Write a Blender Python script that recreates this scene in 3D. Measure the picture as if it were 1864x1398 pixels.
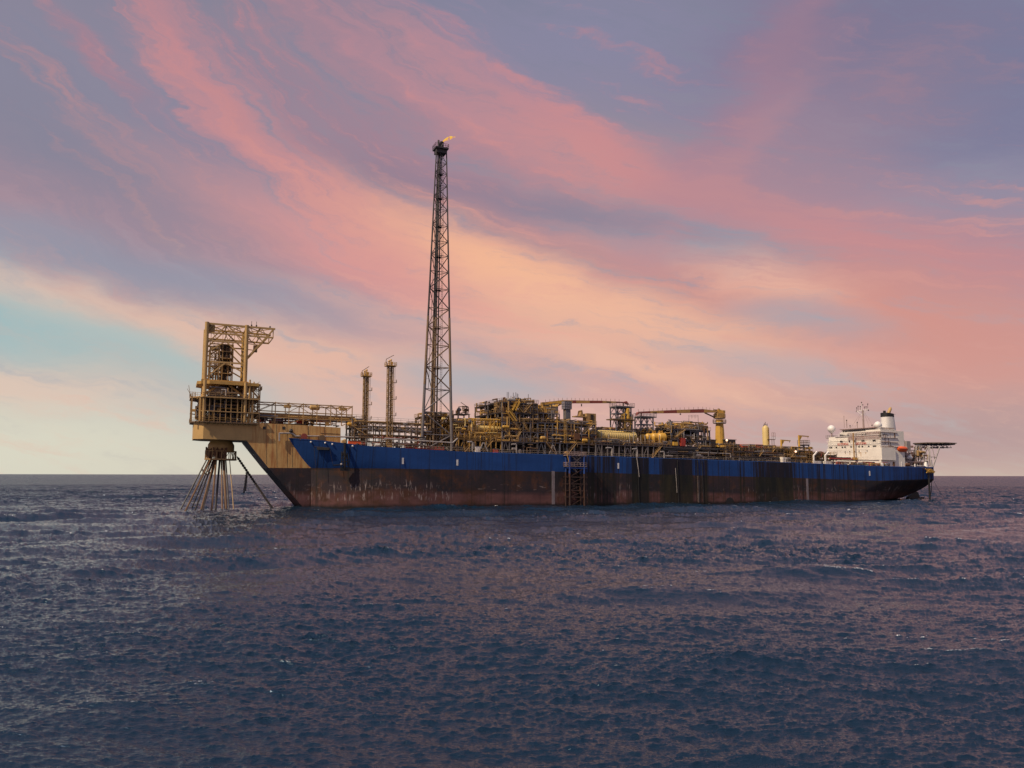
import bpy, math, random
import numpy as np
from mathutils import Vector, Matrix

for o in list(bpy.data.objects): bpy.data.objects.remove(o)
scene = bpy.context.scene
COL = scene.collection
R = math.radians

# ------------------------------------------------------------------ camera
F = 1500.0                       # focal length in photograph pixels (1864 x 1398)
CAMH = 10.0
PITCH = math.atan(165.5 / F); ROLL = R(0.11)
rt0 = Vector((1, 0, 0)); fw = Vector((0, math.cos(PITCH), math.sin(PITCH))); up0 = Vector((0, -math.sin(PITCH), math.cos(PITCH)))
rt = rt0 * math.cos(ROLL) + up0 * math.sin(ROLL)
up = up0 * math.cos(ROLL) - rt0 * math.sin(ROLL)
CAM = Vector((0, 0, CAMH))
cd = bpy.data.cameras.new('camera'); cam = bpy.data.objects.new('camera', cd); COL.objects.link(cam)
cd.sensor_width = 36.0; cd.lens = F / 1864 * 36.0; cd.clip_start = 0.5; cd.clip_end = 90000
m = Matrix((rt, up, -fw)).transposed().to_4x4(); m.translation = CAM
cam.matrix_world = m
scene.camera = cam
scene.render.resolution_x = 1024; scene.render.resolution_y = 768
scene.view_settings.view_transform = 'Standard'
scene.view_settings.look = 'None'
scene.view_settings.exposure = 0.0
scene.view_settings.gamma = 1.0

# ------------------------------------------------------------------ sun
SUN_EL = R(48)
sdir = Vector((-0.78 * math.cos(SUN_EL), -0.625 * math.cos(SUN_EL), math.sin(SUN_EL))).normalized()   # towards the sun
ld = bpy.data.lights.new('sun', 'SUN'); ld.energy = 4.2; ld.angle = R(0.53); ld.color = (1.0, 0.80, 0.57)
sun = bpy.data.objects.new('sun', ld); COL.objects.link(sun)
sun.rotation_euler = (-sdir).to_track_quat('-Z', 'Y').to_euler()

# ------------------------------------------------------------------ sky
def lin(c):
    return tuple(((x / 255) / 12.92 if x / 255 <= 0.04045 else ((x / 255 + 0.055) / 1.055) ** 2.4) for x in c)

def ray(x, y):
    return rt * ((x - 932) / F) + up * ((699 - y) / F) + fw
def azel(x, y):
    d = ray(x, y).normalized()
    return math.atan2(d.x, d.y), math.asin(d.z)

def build_world():
    w = bpy.data.worlds.new('World'); scene.world = w; w.use_nodes = True
    nt = w.node_tree; nt.nodes.clear(); N = nt.nodes; Lk = nt.links.new
    out = N.new('ShaderNodeOutputWorld'); bg = N.new('ShaderNodeBackground'); Lk(bg.outputs[0], out.inputs[0])
    tc = N.new('ShaderNodeTexCoord')
    sep = N.new('ShaderNodeSeparateXYZ'); Lk(tc.outputs['Generated'], sep.inputs[0])
    def M(op, a, b=None, c=None):
        n = N.new('ShaderNodeMath'); n.operation = op
        for i, q in enumerate((a, b, c)):
            if q is None: continue
            if isinstance(q, (int, float)): n.inputs[i].default_value = q
            else: Lk(q, n.inputs[i])
        return n.outputs[0]
    az = M('ARCTAN2', sep.outputs[0], sep.outputs[1])
    el = M('ARCSINE', sep.outputs[2])
    comb = N.new('ShaderNodeCombineXYZ'); Lk(az, comb.inputs[0]); Lk(el, comb.inputs[1])
    def noise(vec, scale, detail, rough, dist=0.0, col=False):
        n = N.new('ShaderNodeTexNoise'); n.inputs['Scale'].default_value = scale; n.inputs['Detail'].default_value = detail
        n.inputs['Roughness'].default_value = rough; n.inputs['Distortion'].default_value = dist
        Lk(vec, n.inputs['Vector']); return n.outputs['Color'] if col else n.outputs['Fac']
    def mapping(vec, loc, rot, sc, typ='POINT'):
        n = N.new('ShaderNodeMapping'); n.vector_type = typ
        n.inputs['Location'].default_value = loc; n.inputs['Rotation'].default_value = rot; n.inputs['Scale'].default_value = sc
        Lk(vec, n.inputs[0]); return n.outputs[0]
    def V(op, a, b):
        n = N.new('ShaderNodeVectorMath'); n.operation = op
        for i, q in enumerate((a, b)):
            if isinstance(q, (tuple, list)): n.inputs[i].default_value = q
            elif isinstance(q, (int, float)): n.inputs[3].default_value = q
            else: Lk(q, n.inputs[i])
        return n.outputs[0] if op not in ('LENGTH',) else n.outputs['Value']
    # domain warp
    w1 = noise(mapping(comb.outputs[0], (3.1, 1.7, 0), (0, 0, R(20)), (1.0, 2.2, 1)), 3.2, 6, 0.6, 0, True)
    w1 = V('SUBTRACT', w1, (0.5, 0.5, 0.5))
    sc1 = V('MULTIPLY', w1, (0.15, 0.075, 0.0))
    P = V('ADD', comb.outputs[0], sc1)
    w2 = noise(mapping(comb.outputs[0], (9.1, 4.7, 0), (0, 0, R(14)), (1.0, 3.2, 1)), 13.0, 5, 0.6, 0, True)
    w2 = V('SUBTRACT', w2, (0.5, 0.5, 0.5))
    P = V('ADD', P, V('MULTIPLY', w2, (0.055, 0.018, 0.0)))
    # fibres: cirrus streaks that fan from steep at upper left to flat at lower right
    sp = N.new('ShaderNodeSeparateXYZ'); Lk(P, sp.inputs[0])
    def SM(f_, a_, b_, c_=0., d_=1.):
        r_ = N.new('ShaderNodeMapRange'); r_.interpolation_type = 'SMOOTHSTEP'; Lk(f_, r_.inputs[0])
        for i_, q_ in enumerate((a_, b_, c_, d_)): r_.inputs[i_ + 1].default_value = q_
        return r_.outputs[0]
    th_ = M('TANH', M('DIVIDE', M('ADD', sp.outputs[0], .36), .17))
    G_ = M('ADD', M('MULTIPLY', sp.outputs[0], .30), M('MULTIPLY', M('MULTIPLY', th_, .095), SM(sp.outputs[1], .10, .34)))
    psi = M('ADD', sp.outputs[1], G_)
    fv = N.new('ShaderNodeCombineXYZ'); Lk(sp.outputs[0], fv.inputs[0]); Lk(psi, fv.inputs[1])
    fib = noise(mapping(fv.outputs[0], (1.3, 0, 0), (0, 0, 0), (1.0, 6.0, 1)), 4.2, 9, 0.60, 0.0)
    fib3 = noise(mapping(fv.outputs[0], (7.7, 3, 0), (0, 0, R(4)), (1.0, 7.5, 1)), 10.0, 8, 0.62, 0.0)
    fib2 = noise(mapping(P, (5, 2, 0), (0, 0, R(-18)), (1.0, 2.6, 1)), 34.0, 5, 0.6, 0.1)
    fibc = M('ADD', M('ADD', M('MULTIPLY', M('SUBTRACT', fib, 0.5), 1.7), M('MULTIPLY', M('SUBTRACT', fib2, 0.5), 0.35)), M('MULTIPLY', M('SUBTRACT', fib3, 0.5), 0.85))
    # base vertical gradient
    ramp = N.new('ShaderNodeValToRGB'); Lk(M('DIVIDE', el, 1.2), ramp.inputs[0])
    stops = [(866, (204, 189, 176)), (800, (198, 174, 172)), (700, (190, 166, 170)), (560, (172, 150, 162)), (380, (162, 146, 160)), (200, (148, 138, 158)), (0, (130, 130, 154)), (-500, (118, 126, 164))]
    cr = ramp.color_ramp
    cr.elements[0].position = 0; cr.elements[0].color = (*lin(stops[0][1]), 1)
    cr.elements[1].position = 1; cr.elements[1].color = (*lin((112, 124, 168)), 1)
    for yy, c in stops[1:]:
        e = cr.elements.new(min(0.98, azel(932, yy)[1] / 1.2)); e.color = (*lin(c), 1)
    # physical sky, blended under the coloured dusk layer
    sk = N.new('ShaderNodeTexSky'); sk.sky_type = 'NISHITA'; sk.sun_disc = False
    sk.sun_elevation = SUN_EL; sk.sun_rotation = math.atan2(sdir.x, sdir.y)
    skm = V('SCALE', sk.outputs[0], 0.05)
    cur = ramp.outputs[0]
    def mix(f, a, b):
        n = N.new('ShaderNodeMix'); n.data_type = 'RGBA'
        if isinstance(f, float): n.inputs[0].default_value = f
        else: Lk(f, n.inputs[0])
        for i, q in ((6, a), (7, b)):
            if isinstance(q, tuple): n.inputs[i].default_value = (*q, 1)
            else: Lk(q, n.inputs[i])
        return n.outputs[2]
    cur = mix(0.97, skm, cur)
    K = 1.22
    strokes = [
        (60, 590, 420, 95, 12, (150, 187, 197), .95, .3), (40, 800, 520, 95, 0, (216, 215, 200), .95, .2),
        (280, 690, 330, 55, 12, (192, 196, 194), .75, .3),
        (70, 690, 200, 30, 4, (230, 200, 182), .8, .8), (260, 480, 430, 62, 9, (144, 152, 175), .9, .6),
        (110, 560, 220, 26, 14, (234, 190, 172), .85, .6), (380, 625, 260, 34, 16, (232, 190, 172), .7, .6),
        (620, 650, 330, 70, 9, (234, 186, 164), .8, .5),
        (300, 385, 520, 88, 10, (204, 146, 150), .85, .7), (640, 440, 300, 75, 16, (216, 152, 150), .8, .7),
        (480, 520, 260, 45, 10, (170, 154, 168), .6, 1.0), (120, 210, 340, 150, 20, (130, 132, 158), .8, .9),
        (400, 225, 160, 70, 35, (132, 130, 158), .65, .9),
        (340, 95, 190, 32, 50, (196, 134, 144), .6, 1.1), (480, 270, 220, 42, 42, (200, 140, 146), .65, 1.1),
        (600, 350, 260, 45, 30, (206, 142, 146), .7, .9), (195, 105, 80, 14, 38, (176, 128, 144), .6, .8),
        (760, 150, 420, 72, 25, (184, 132, 146), .6, 1.1), (1060, 270, 360, 50, 25, (208, 142, 144), .7, 1.0),
        (760, 300, 300, 60, 22, (160, 124, 146), .6, .9), (930, 400, 360, 34, 17, (146, 126, 148), .8, .8),
        (1180, 430, 200, 44, 10, (140, 136, 158), .85, .6), (1280, 455, 110, 44, 12, (142, 156, 178), .85, .5),
        (1040, 545, 380, 62, 19, (238, 176, 150), .9, .6), (930, 492, 180, 26, 22, (244, 184, 148), .7, .6),
        (1180, 470, 260, 24, 16, (204, 146, 146), .7, .7),
        (1210, 620, 330, 55, 12, (234, 184, 160), .8, .7), (1540, 385, 330, 62, 17, (206, 138, 140), .85, .8),
        (1350, 290, 200, 60, -38, (186, 136, 150), .6, 1.0), (1400, 120, 230, 55, -62, (176, 126, 144), .6, 1.0),
        (1610, 575, 330, 62, 17, (218, 146, 132), .9, .6), (1400, 515, 130, 34, 24, (240, 190, 168), .85, .6),
        (1470, 590, 90, 22, 12, (158, 166, 182), .65, .8), (1760, 690, 230, 60, 12, (206, 150, 142), .7, .6),
        (1790, 130, 400, 210, 12, (118, 122, 160), .85, .8), (1790, 370, 300, 60, 8, (136, 142, 170), .75, .8),
        (1560, 240, 220, 70, -5, (136, 130, 158), .7, .9), (1060, 70, 330, 95, 6, (134, 134, 166), .75, .9),
        (1530, 50, 190, 90, 0, (126, 114, 144), .6, .9),
        (900, 690, 170, 30, 8, (164, 174, 186), .85, .8),
        (700, 740, 500, 45, 4, (214, 182, 176), .5, .6), (1330, 740, 560, 80, 6, (218, 166, 158), .75, .5),
        (1400, 665, 150, 22, 10, (172, 170, 182), .55, .9), (1760, 790, 330, 62, 3, (176, 152, 156), .8, .5),
        (1040, 650, 420, 20, 14, (246, 196, 166), .5, .9), (800, 600, 260, 22, 14, (196, 160, 164), .5, .9),
    ]
    for (x, y, hl, hw, a, c, st, ra) in strokes:
        cx, cy = azel(x, y)
        mp = mapping(P, (cx, cy, 0), (0, 0, R(-a)), (hl * K * 1.25 / F, hw * K * 1.35 / F, 1), 'TEXTURE')
        d = V('LENGTH', mp, (0, 0, 0))
        d = M('MULTIPLY_ADD', fibc, -ra * 0.75, d)
        mr = N.new('ShaderNodeMapRange'); mr.interpolation_type = 'SMOOTHSTEP'
        Lk(d, mr.inputs[0]); mr.inputs[1].default_value = 0.0; mr.inputs[2].default_value = 1.25
        mr.inputs[3].default_value = st; mr.inputs[4].default_value = 0.0
        cur = mix(mr.outputs[0], cur, lin(c))
    # lit and unlit fibres of the cloud sheet
    def ramp2(f_, st_):
        r_ = N.new('ShaderNodeValToRGB'); Lk(f_, r_.inputs[0]); c_ = r_.color_ramp
        c_.elements[0].position = st_[0][0]; c_.elements[0].color = (*lin(st_[0][1]), 1); c_.elements[1].position = st_[-1][0]; c_.elements[1].color = (*lin(st_[-1][1]), 1)
        for p_, q_ in st_[1:-1]: e_ = c_.elements.new(p_); e_.color = (*lin(q_), 1)
        return r_.outputs[0]
    lit = ramp2(el, [(0.0, (218, 194, 180)), (.10, (234, 184, 166)), (.22, (232, 168, 154)), (.34, (222, 148, 140)), (.50, (198, 134, 142)), (1.0, (150, 130, 160))])
    unl = ramp2(el, [(0.0, (190, 186, 182)), (.10, (170, 172, 184)), (.22, (148, 157, 176)), (.34, (134, 138, 162)), (.50, (124, 130, 158)), (1.0, (120, 128, 162))])
    cur = mix(M('MULTIPLY', SM(fibc, .02, .50), .62), cur, lit)
    cur = mix(M('MULTIPLY', SM(fibc, -.02, -.50), .58), cur, unl)
    for (x, y, hl, hw, a, c, st, ra) in [
        (30, 598, 330, 48, 13, (150, 184, 192), .6, .5), (250, 640, 200, 22, 20, (168, 192, 196), .55, .6), (230, 480, 300, 34, 9, (140, 150, 172), .6, 1.0),
        (1270, 440, 150, 34, 10, (142, 156, 176), .7, .8), (1130, 400, 220, 22, 14, (134, 128, 152), .6, .9), (1480, 590, 110, 20, 10, (156, 168, 184), .55, .9), (860, 690, 130, 22, 8, (164, 176, 188), .6, .8),
        (1340, 290, 210, 26, -42, (192, 140, 150), .4, 1.2), (1420, 110, 220, 44, -55, (176, 130, 146), .4, 1.2), (1600, 440, 300, 34, 18, (204, 136, 140), .6, 1.0), (1060, 240, 340, 26, 24, (206, 138, 142), .5, 1.1),
        (560, 430, 300, 36, 20, (216, 150, 150), .5, 1.1), (1660, 470, 360, 100, 14, (198, 142, 146), .45, 1.0), (1500, 240, 300, 80, -20, (168, 136, 152), .45, 1.1), (1760, 610, 260, 66, 12, (206, 148, 142), .5, 1.0), (1830, 60, 260, 120, 10, (110, 116, 150), .5, .9), (60, 240, 260, 70, 20, (124, 130, 154), .55, 1.0)]:
        cx, cy = azel(x, y)
        d = V('LENGTH', mapping(P, (cx, cy, 0), (0, 0, R(-a)), (hl * K * 1.25 / F, hw * K * 1.35 / F, 1), 'TEXTURE'), (0, 0, 0))
        cur = mix(SM(M('MULTIPLY_ADD', fibc, -ra * .8, d), 0, 1.25, st, 0), cur, lin(c))
    # paler blue added above the frame to cool sea reflections and fill light
    cur = mix(SM(el, .545, .72, 0, .92), cur, lin((142, 154, 192)))
    hsn = N.new('ShaderNodeHueSaturation'); hsn.inputs['Saturation'].default_value = 0.97; hsn.inputs['Value'].default_value = 1.0; Lk(cur, hsn.inputs['Color']); cur = hsn.outputs[0]
    cur = V('MULTIPLY', cur, (1.015, 1.0, .955))
    Lk(cur, bg.inputs[0]); bg.inputs[1].default_value = 1.0
    w.cycles.sampling_method = 'MANUAL'; w.cycles.sample_map_resolution = 512
build_world()

# ------------------------------------------------------------------ ship frame
AL = R(22.5)
ES = Vector((math.cos(AL), math.sin(AL), 0)); ET = Vector((-math.sin(AL), math.cos(AL), 0))
_r = ray(700, 924.5); O = CAM + _r * (-CAMH / _r.z)       # near side of hull, waterline
def hit_t(x, y, t):
    d = ray(x, y); p0 = O + ET * t
    k = (p0 - CAM).dot(ET) / d.dot(ET); p = CAM + d * k
    return (p - O).dot(ES), p.z
def hit_s(x, y, s):
    d = ray(x, y); p0 = O + ES * s
    k = (p0 - CAM).dot(ES) / d.dot(ES); p = CAM + d * k
    return (p - O).dot(ET), p.z
SREF, _z1 = hit_t(880, 855.6, 0); _s2, _z2 = hit_t(1450, 870, 0)
TK = (_z1 - _z2) / (_s2 - SREF)                            # the ship floats bow high
def trim(s): return TK * (s - SREF)
def P(x, y, t):
    s, z = hit_t(x, y, t); return (s, t, z + trim(s))
def PF(x, y, s):
    t, z = hit_s(x, y, s); return (s, t, z + trim(s))
def ZA(s, t, y):                                           # height that shows at image row y above (s, t)
    lo, hi = -20.0, 200.0
    for _ in range(40):
        mid = (lo + hi) / 2; q = O + ES * s + ET * t; q = Vector((q.x, q.y, mid)) - CAM
        yy = 699 - F * q.dot(up) / q.dot(fw)
        if yy > y: lo = mid
        else: hi = mid
    return lo + trim(s)
def SX(x, y, t): return P(x, y, t)[0]
def W(p):
    q = O + ES * p[0] + ET * p[1]
    return Vector((q.x, q.y, p[2] - trim(p[0])))
C = 18.0                                                   # centreline
ZD = P(1200, 834, 0)[2]                                    # sheer of the flat part of the deck

# ------------------------------------------------------------------ mesh builder (ship coordinates)
class MB:
    def __init__(s): s.v = []; s.f = []; s.uv = None
    def add(s, vs, fs):
        b = len(s.v); s.v += [tuple(v) for v in vs]; s.f += [tuple(i + b for i in f) for f in fs]
    def box(s, s0, s1, t0, t1, z0, z1):
        s.add([(s0, t0, z0), (s1, t0, z0), (s1, t1, z0), (s0, t1, z0), (s0, t0, z1), (s1, t0, z1), (s1, t1, z1), (s0, t1, z1)],
              [(0, 3, 2, 1), (4, 5, 6, 7), (0, 1, 5, 4), (1, 2, 6, 5), (2, 3, 7, 6), (3, 0, 4, 7)])
    def ring(s, c, u, w, r, n):
        return [tuple(c + u * (r * math.cos(2 * math.pi * (i + .5) / n)) + w * (r * math.sin(2 * math.pi * (i + .5) / n))) for i in range(n)]
    def lathe(s, a, b, prof, n=12):
        a = Vector(a); b = Vector(b); d = b - a; L = d.length
        if L < 1e-6: return
        d.normalize(); u = d.cross(Vector((0, 0, 1)))
        if u.length < 1e-3: u = Vector((1, 0, 0))
        u.normalize(); w = d.cross(u)
        vs = []; fs = []
        for k, (h, r) in enumerate(prof): vs += s.ring(a + d * (h * L), u, w, max(r, 1e-3), n)
        for k in range(len(prof) - 1):
            for i in range(n):
                j = (i + 1) % n; fs.append((k * n + i, k * n + j, (k + 1) * n + j, (k + 1) * n + i))
        fs.append(tuple(range(n - 1, -1, -1))); fs.append(tuple((len(prof) - 1) * n + i for i in range(n)))
        s.add(vs, fs)
    def bar(s, a, b, r, n=4): s.lathe(a, b, [(0, r * (1.2 if n == 4 else 1)), (1, r * (1.2 if n == 4 else 1))], n)
    def cone(s, a, b, r0, r1, n=12): s.lathe(a, b, [(0, r0), (1, r1)], n)
    def vessel(s, a, b, r, n=16, rib=0):
        L = (Vector(b) - Vector(a)).length; e = min(.45, .5 * r / L)
        pr = [(0, r * .12), (e * .25, r * .55), (e * .6, r * .85), (e, r)]
        if rib:
            m_ = rib
            for k in range(m_):
                x = e + (1 - 2 * e) * (k + .5) / m_; d = .12 / L
                pr += [(x - d, r), (x - d * .9, r * 1.05), (x + d * .9, r * 1.05), (x + d, r)]
        pr += [(1 - e, r), (1 - e * .6, r * .85), (1 - e * .25, r * .55), (1, r * .12)]
        s.lathe(a, b, pr, n)
    def ball(s, c, r, n=12, zs=1.0):
        k = n // 2; pr = [((1 - math.cos(math.pi * i / k)) / 2, r * math.sin(math.pi * i / k)) for i in range(k + 1)]
        s.lathe((c[0], c[1], c[2] - r * zs), (c[0], c[1], c[2] + r * zs), pr, n)
    def path(s, pts, r, n=6):
        for a, b in zip(pts[:-1], pts[1:]): s.bar(a, b, r, n)
        for q in pts[1:-1]:
            if n > 4: s.ball(q, r * 1.02, 6)
    def line(s, pts, t, r, n=4): s.path([P(x, y, t) for x, y in pts], r, n)
    def prism(s, poly, t0, t1):
        n = len(poly); vs = [(a, t0, b) for a, b in poly] + [(a, t1, b) for a, b in poly]
        fs = [tuple(range(n)), tuple(range(2 * n - 1, n - 1, -1))] + [(i, i + n, (i + 1) % n + n, (i + 1) % n) for i in range(n)]
        s.add(vs, fs)
    def slab(s, poly, z0, z1):                             # poly in (s, t)
        n = len(poly); vs = [(a, b, z0) for a, b in poly] + [(a, b, z1) for a, b in poly]
        fs = [tuple(range(n - 1, -1, -1)), tuple(range(n, 2 * n))] + [(i, (i + 1) % n, (i + 1) % n + n, i + n) for i in range(n)]
        s.add(vs, fs)
    def rail(s, a, b, h=1.1, r=.035, step=2.0):            # guard rail between two points
        a = Vector(a); b = Vector(b); n = max(1, int(round((b - a).length / step)))
        for i in range(n + 1):
            q = a.lerp(b, i / n); s.bar(q, q + Vector((0, 0, h)), r)
        for f_ in (.5, 1.0): s.bar(a + Vector((0, 0, h * f_)), b + Vector((0, 0, h * f_)), r)
    def rails(s, s0, s1, t0, t1, z, **k):
        for a, b in (((s0, t0, z), (s1, t0, z)), ((s0, t1, z), (s1, t1, z)), ((s0, t0, z), (s0, t1, z)), ((s1, t0, z), (s1, t1, z))): s.rail(a, b, **k)
    def stair(s, a, b, w=.9, r=.10):
        a = Vector(a); b = Vector(b)
        for d in (0, w): s.bar(a + Vector((0, d, 0)), b + Vector((0, d, 0)), r); s.bar(a + Vector((0, d, 1)), b + Vector((0, d, 1)), .04)
        n = max(3, int(abs(b.z - a.z) / .3))
        for i in range(1, n):
            q = a.lerp(b, i / n); s.bar(q, q + Vector((0, w, 0)), .06)
    def build(s, name, mat, parent=None, smooth=False, origin=None):
        if not s.v: return None
        wv = [W(p) for p in s.v]
        if parent is not None: L = parent['_w'] ; L = Vector(L)
        else:
            lo = [min(v[i] for v in wv) for i in range(3)]; hi = [max(v[i] for v in wv) for i in range(3)]
            L = Vector(((lo[0] + hi[0]) / 2, (lo[1] + hi[1]) / 2, lo[2]))
        me = bpy.data.meshes.new(name); me.from_pydata([tuple(v - L) for v in wv], [], s.f); me.update()
        if s.uv:
            uvl = me.uv_layers.new(name='UVMap')
            for lp in me.loops: uvl.data[lp.index].uv = s.uv[lp.vertex_index]
        me.materials.append(mat)
        if smooth:
            me.polygons.foreach_set('use_smooth', [True] * len(me.polygons)); me.set_sharp_from_angle(angle=R(35))
        o = bpy.data.objects.new(name, me); COL.objects.link(o); o['_w'] = tuple(L)
        if parent is not None: o.parent = parent
        else: o.location = L
        return o

def tag(o, label, cat, group=None):
    o['label'] = label; o['category'] = cat
    if group: o['group'] = group
    return o
def thing(name, p, label, cat, group=None):
    o = bpy.data.objects.new(name, None); COL.objects.link(o); L = W(p); o.location = L; o['_w'] = tuple(L)
    return tag(o, label, cat, group)
def sub(mb, name, mat, part, smooth=False):                # sub-part: child of a part that sits at its thing's origin
    return mb.build(name, mat, part, smooth)

# ------------------------------------------------------------------ materials
MATS = {}
def paint(name, col, rust=.35, rough=.55, dirt=.35, metal=0.0, rustcol=(.13, .05, .02), sc=1.0, blot=1.0):
    if name in MATS: return MATS[name]
    mt = bpy.data.materials.new(name); mt.use_nodes = True; nt = mt.node_tree; N = nt.nodes; Lk = nt.links.new
    b = N['Principled BSDF']; tc = N.new('ShaderNodeTexCoord')
    def noise(scale, detail, vs=(1, 1, 1), rough_=.6):
        mp = N.new('ShaderNodeMapping'); mp.inputs['Scale'].default_value = vs; Lk(tc.outputs['Object'], mp.inputs[0])
        n = N.new('ShaderNodeTexNoise'); n.inputs['Scale'].default_value = scale * sc; n.inputs['Detail'].default_value = detail; n.inputs['Roughness'].default_value = rough_
        Lk(mp.outputs[0], n.inputs[0]); return n.outputs['Fac']
    def rampf(f, a, b_):
        r = N.new('ShaderNodeMapRange'); Lk(f, r.inputs[0]); r.inputs[1].default_value = a; r.inputs[2].default_value = b_; return r.outputs[0]
    def mix(f, a, c):
        n = N.new('ShaderNodeMix'); n.data_type = 'RGBA'; Lk(f, n.inputs[0])
        for i, q in ((6, a), (7, c)):
            if isinstance(q, tuple): n.inputs[i].default_value = (*q, 1)
            else: Lk(q, n.inputs[i])
        return n.outputs[2]
    def mul(f, k):
        n = N.new('ShaderNodeMath'); n.operation = 'MULTIPLY'; Lk(f, n.inputs[0])
        if isinstance(k, (int, float)): n.inputs[1].default_value = k
        else: Lk(k, n.inputs[1])
        return n.outputs[0]
    dk = tuple(x * .45 for x in col)
    c = mix(mul(rampf(noise(.35, 6), .35, .7), dirt * 1.6), col, dk)
    st = rampf(noise(1.3, 5, (1, 1, .1)), .60 - .16 * rust, .80 - .10 * rust)
    c = mix(mul(st, min(1, rust * 1.5)), c, rustcol)
    bl = rampf(noise(1.1, 8, (1, 1, .6), .7), .62 - .14 * rust, .70 - .10 * rust)
    c = mix(mul(bl, min(1, rust * 1.3) * blot), c, tuple(x * .8 for x in rustcol))
    Lk(c, b.inputs['Base Color']); b.inputs['Roughness'].default_value = rough; b.inputs['Metallic'].default_value = metal
    bp = N.new('ShaderNodeBump'); bp.inputs['Strength'].default_value = .25; bp.inputs['Distance'].default_value = .05; Lk(noise(2.5, 5), bp.inputs['Height']); Lk(bp.outputs[0], b.inputs['Normal'])
    MATS[name] = mt; return mt

cream = paint('cream_paint', (.52, .335, .13), .16, .55, .2)
tan_ = paint('tan_steel', (.41, .26, .105), .4)
rustyc = paint('rusty_cream_paint', (.56, .35, .13), 1.0, .6, .12, rustcol=(.33, .12, .03), blot=.12)
yellow = paint('yellow_paint', (.62, .36, .06), .2, .45, .25)
paley = paint('pale_yellow_paint', (.66, .50, .20), .15, .45, .2)
ochre = paint('ochre_steel', (.50, .30, .08), .4)
grey = paint('grey_steel', (.17, .155, .16), .3)
bgrey = paint('blue_grey_steel', (.13, .135, .16), .15)
lgrey = paint('pale_grey_steel', (.36, .33, .32), .35)
brown = paint('brown_steel', (.17, .11, .06), .5)
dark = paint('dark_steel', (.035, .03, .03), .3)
black = paint('black_steel', (.012, .012, .014), .1)
soot = paint('sooty_steel', (.045, .038, .042), .15)
rustm = paint('rusted_steel', (.16, .075, .035), .7)
red = paint('red_paint', (.42, .05, .035), .2)
dred = paint('dull_red_paint', (.27, .055, .04), .25)
btan = paint('boom_yellow_paint', (.52, .30, .09), .25)
orange = paint('orange_paint', (.80, .13, .03), .05, .4, .2)
white = paint('white_paint', (.80, .76, .69), .10, .5, .15, rustcol=(.40, .22, .07))
rwhite = paint('shaded_weathered_white_paint', (.37, .285, .27), .5, .55, .3, rustcol=(.22, .09, .05))  # rusty white, darkened to carry the pinkish shade of the side walls
clean = paint('clean_white_paint', (.76, .73, .70), .03, .4, .1)
blue = paint('blue_paint', (.016, .06, .26), .1)
glass = paint('dark_glass', (.015, .015, .02), 0, .15, 0)
markw = paint('white_marking', (.70, .68, .68), .1)
lilac = paint('pale_lilac_paint', (.42, .38, .44), .25)

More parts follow.
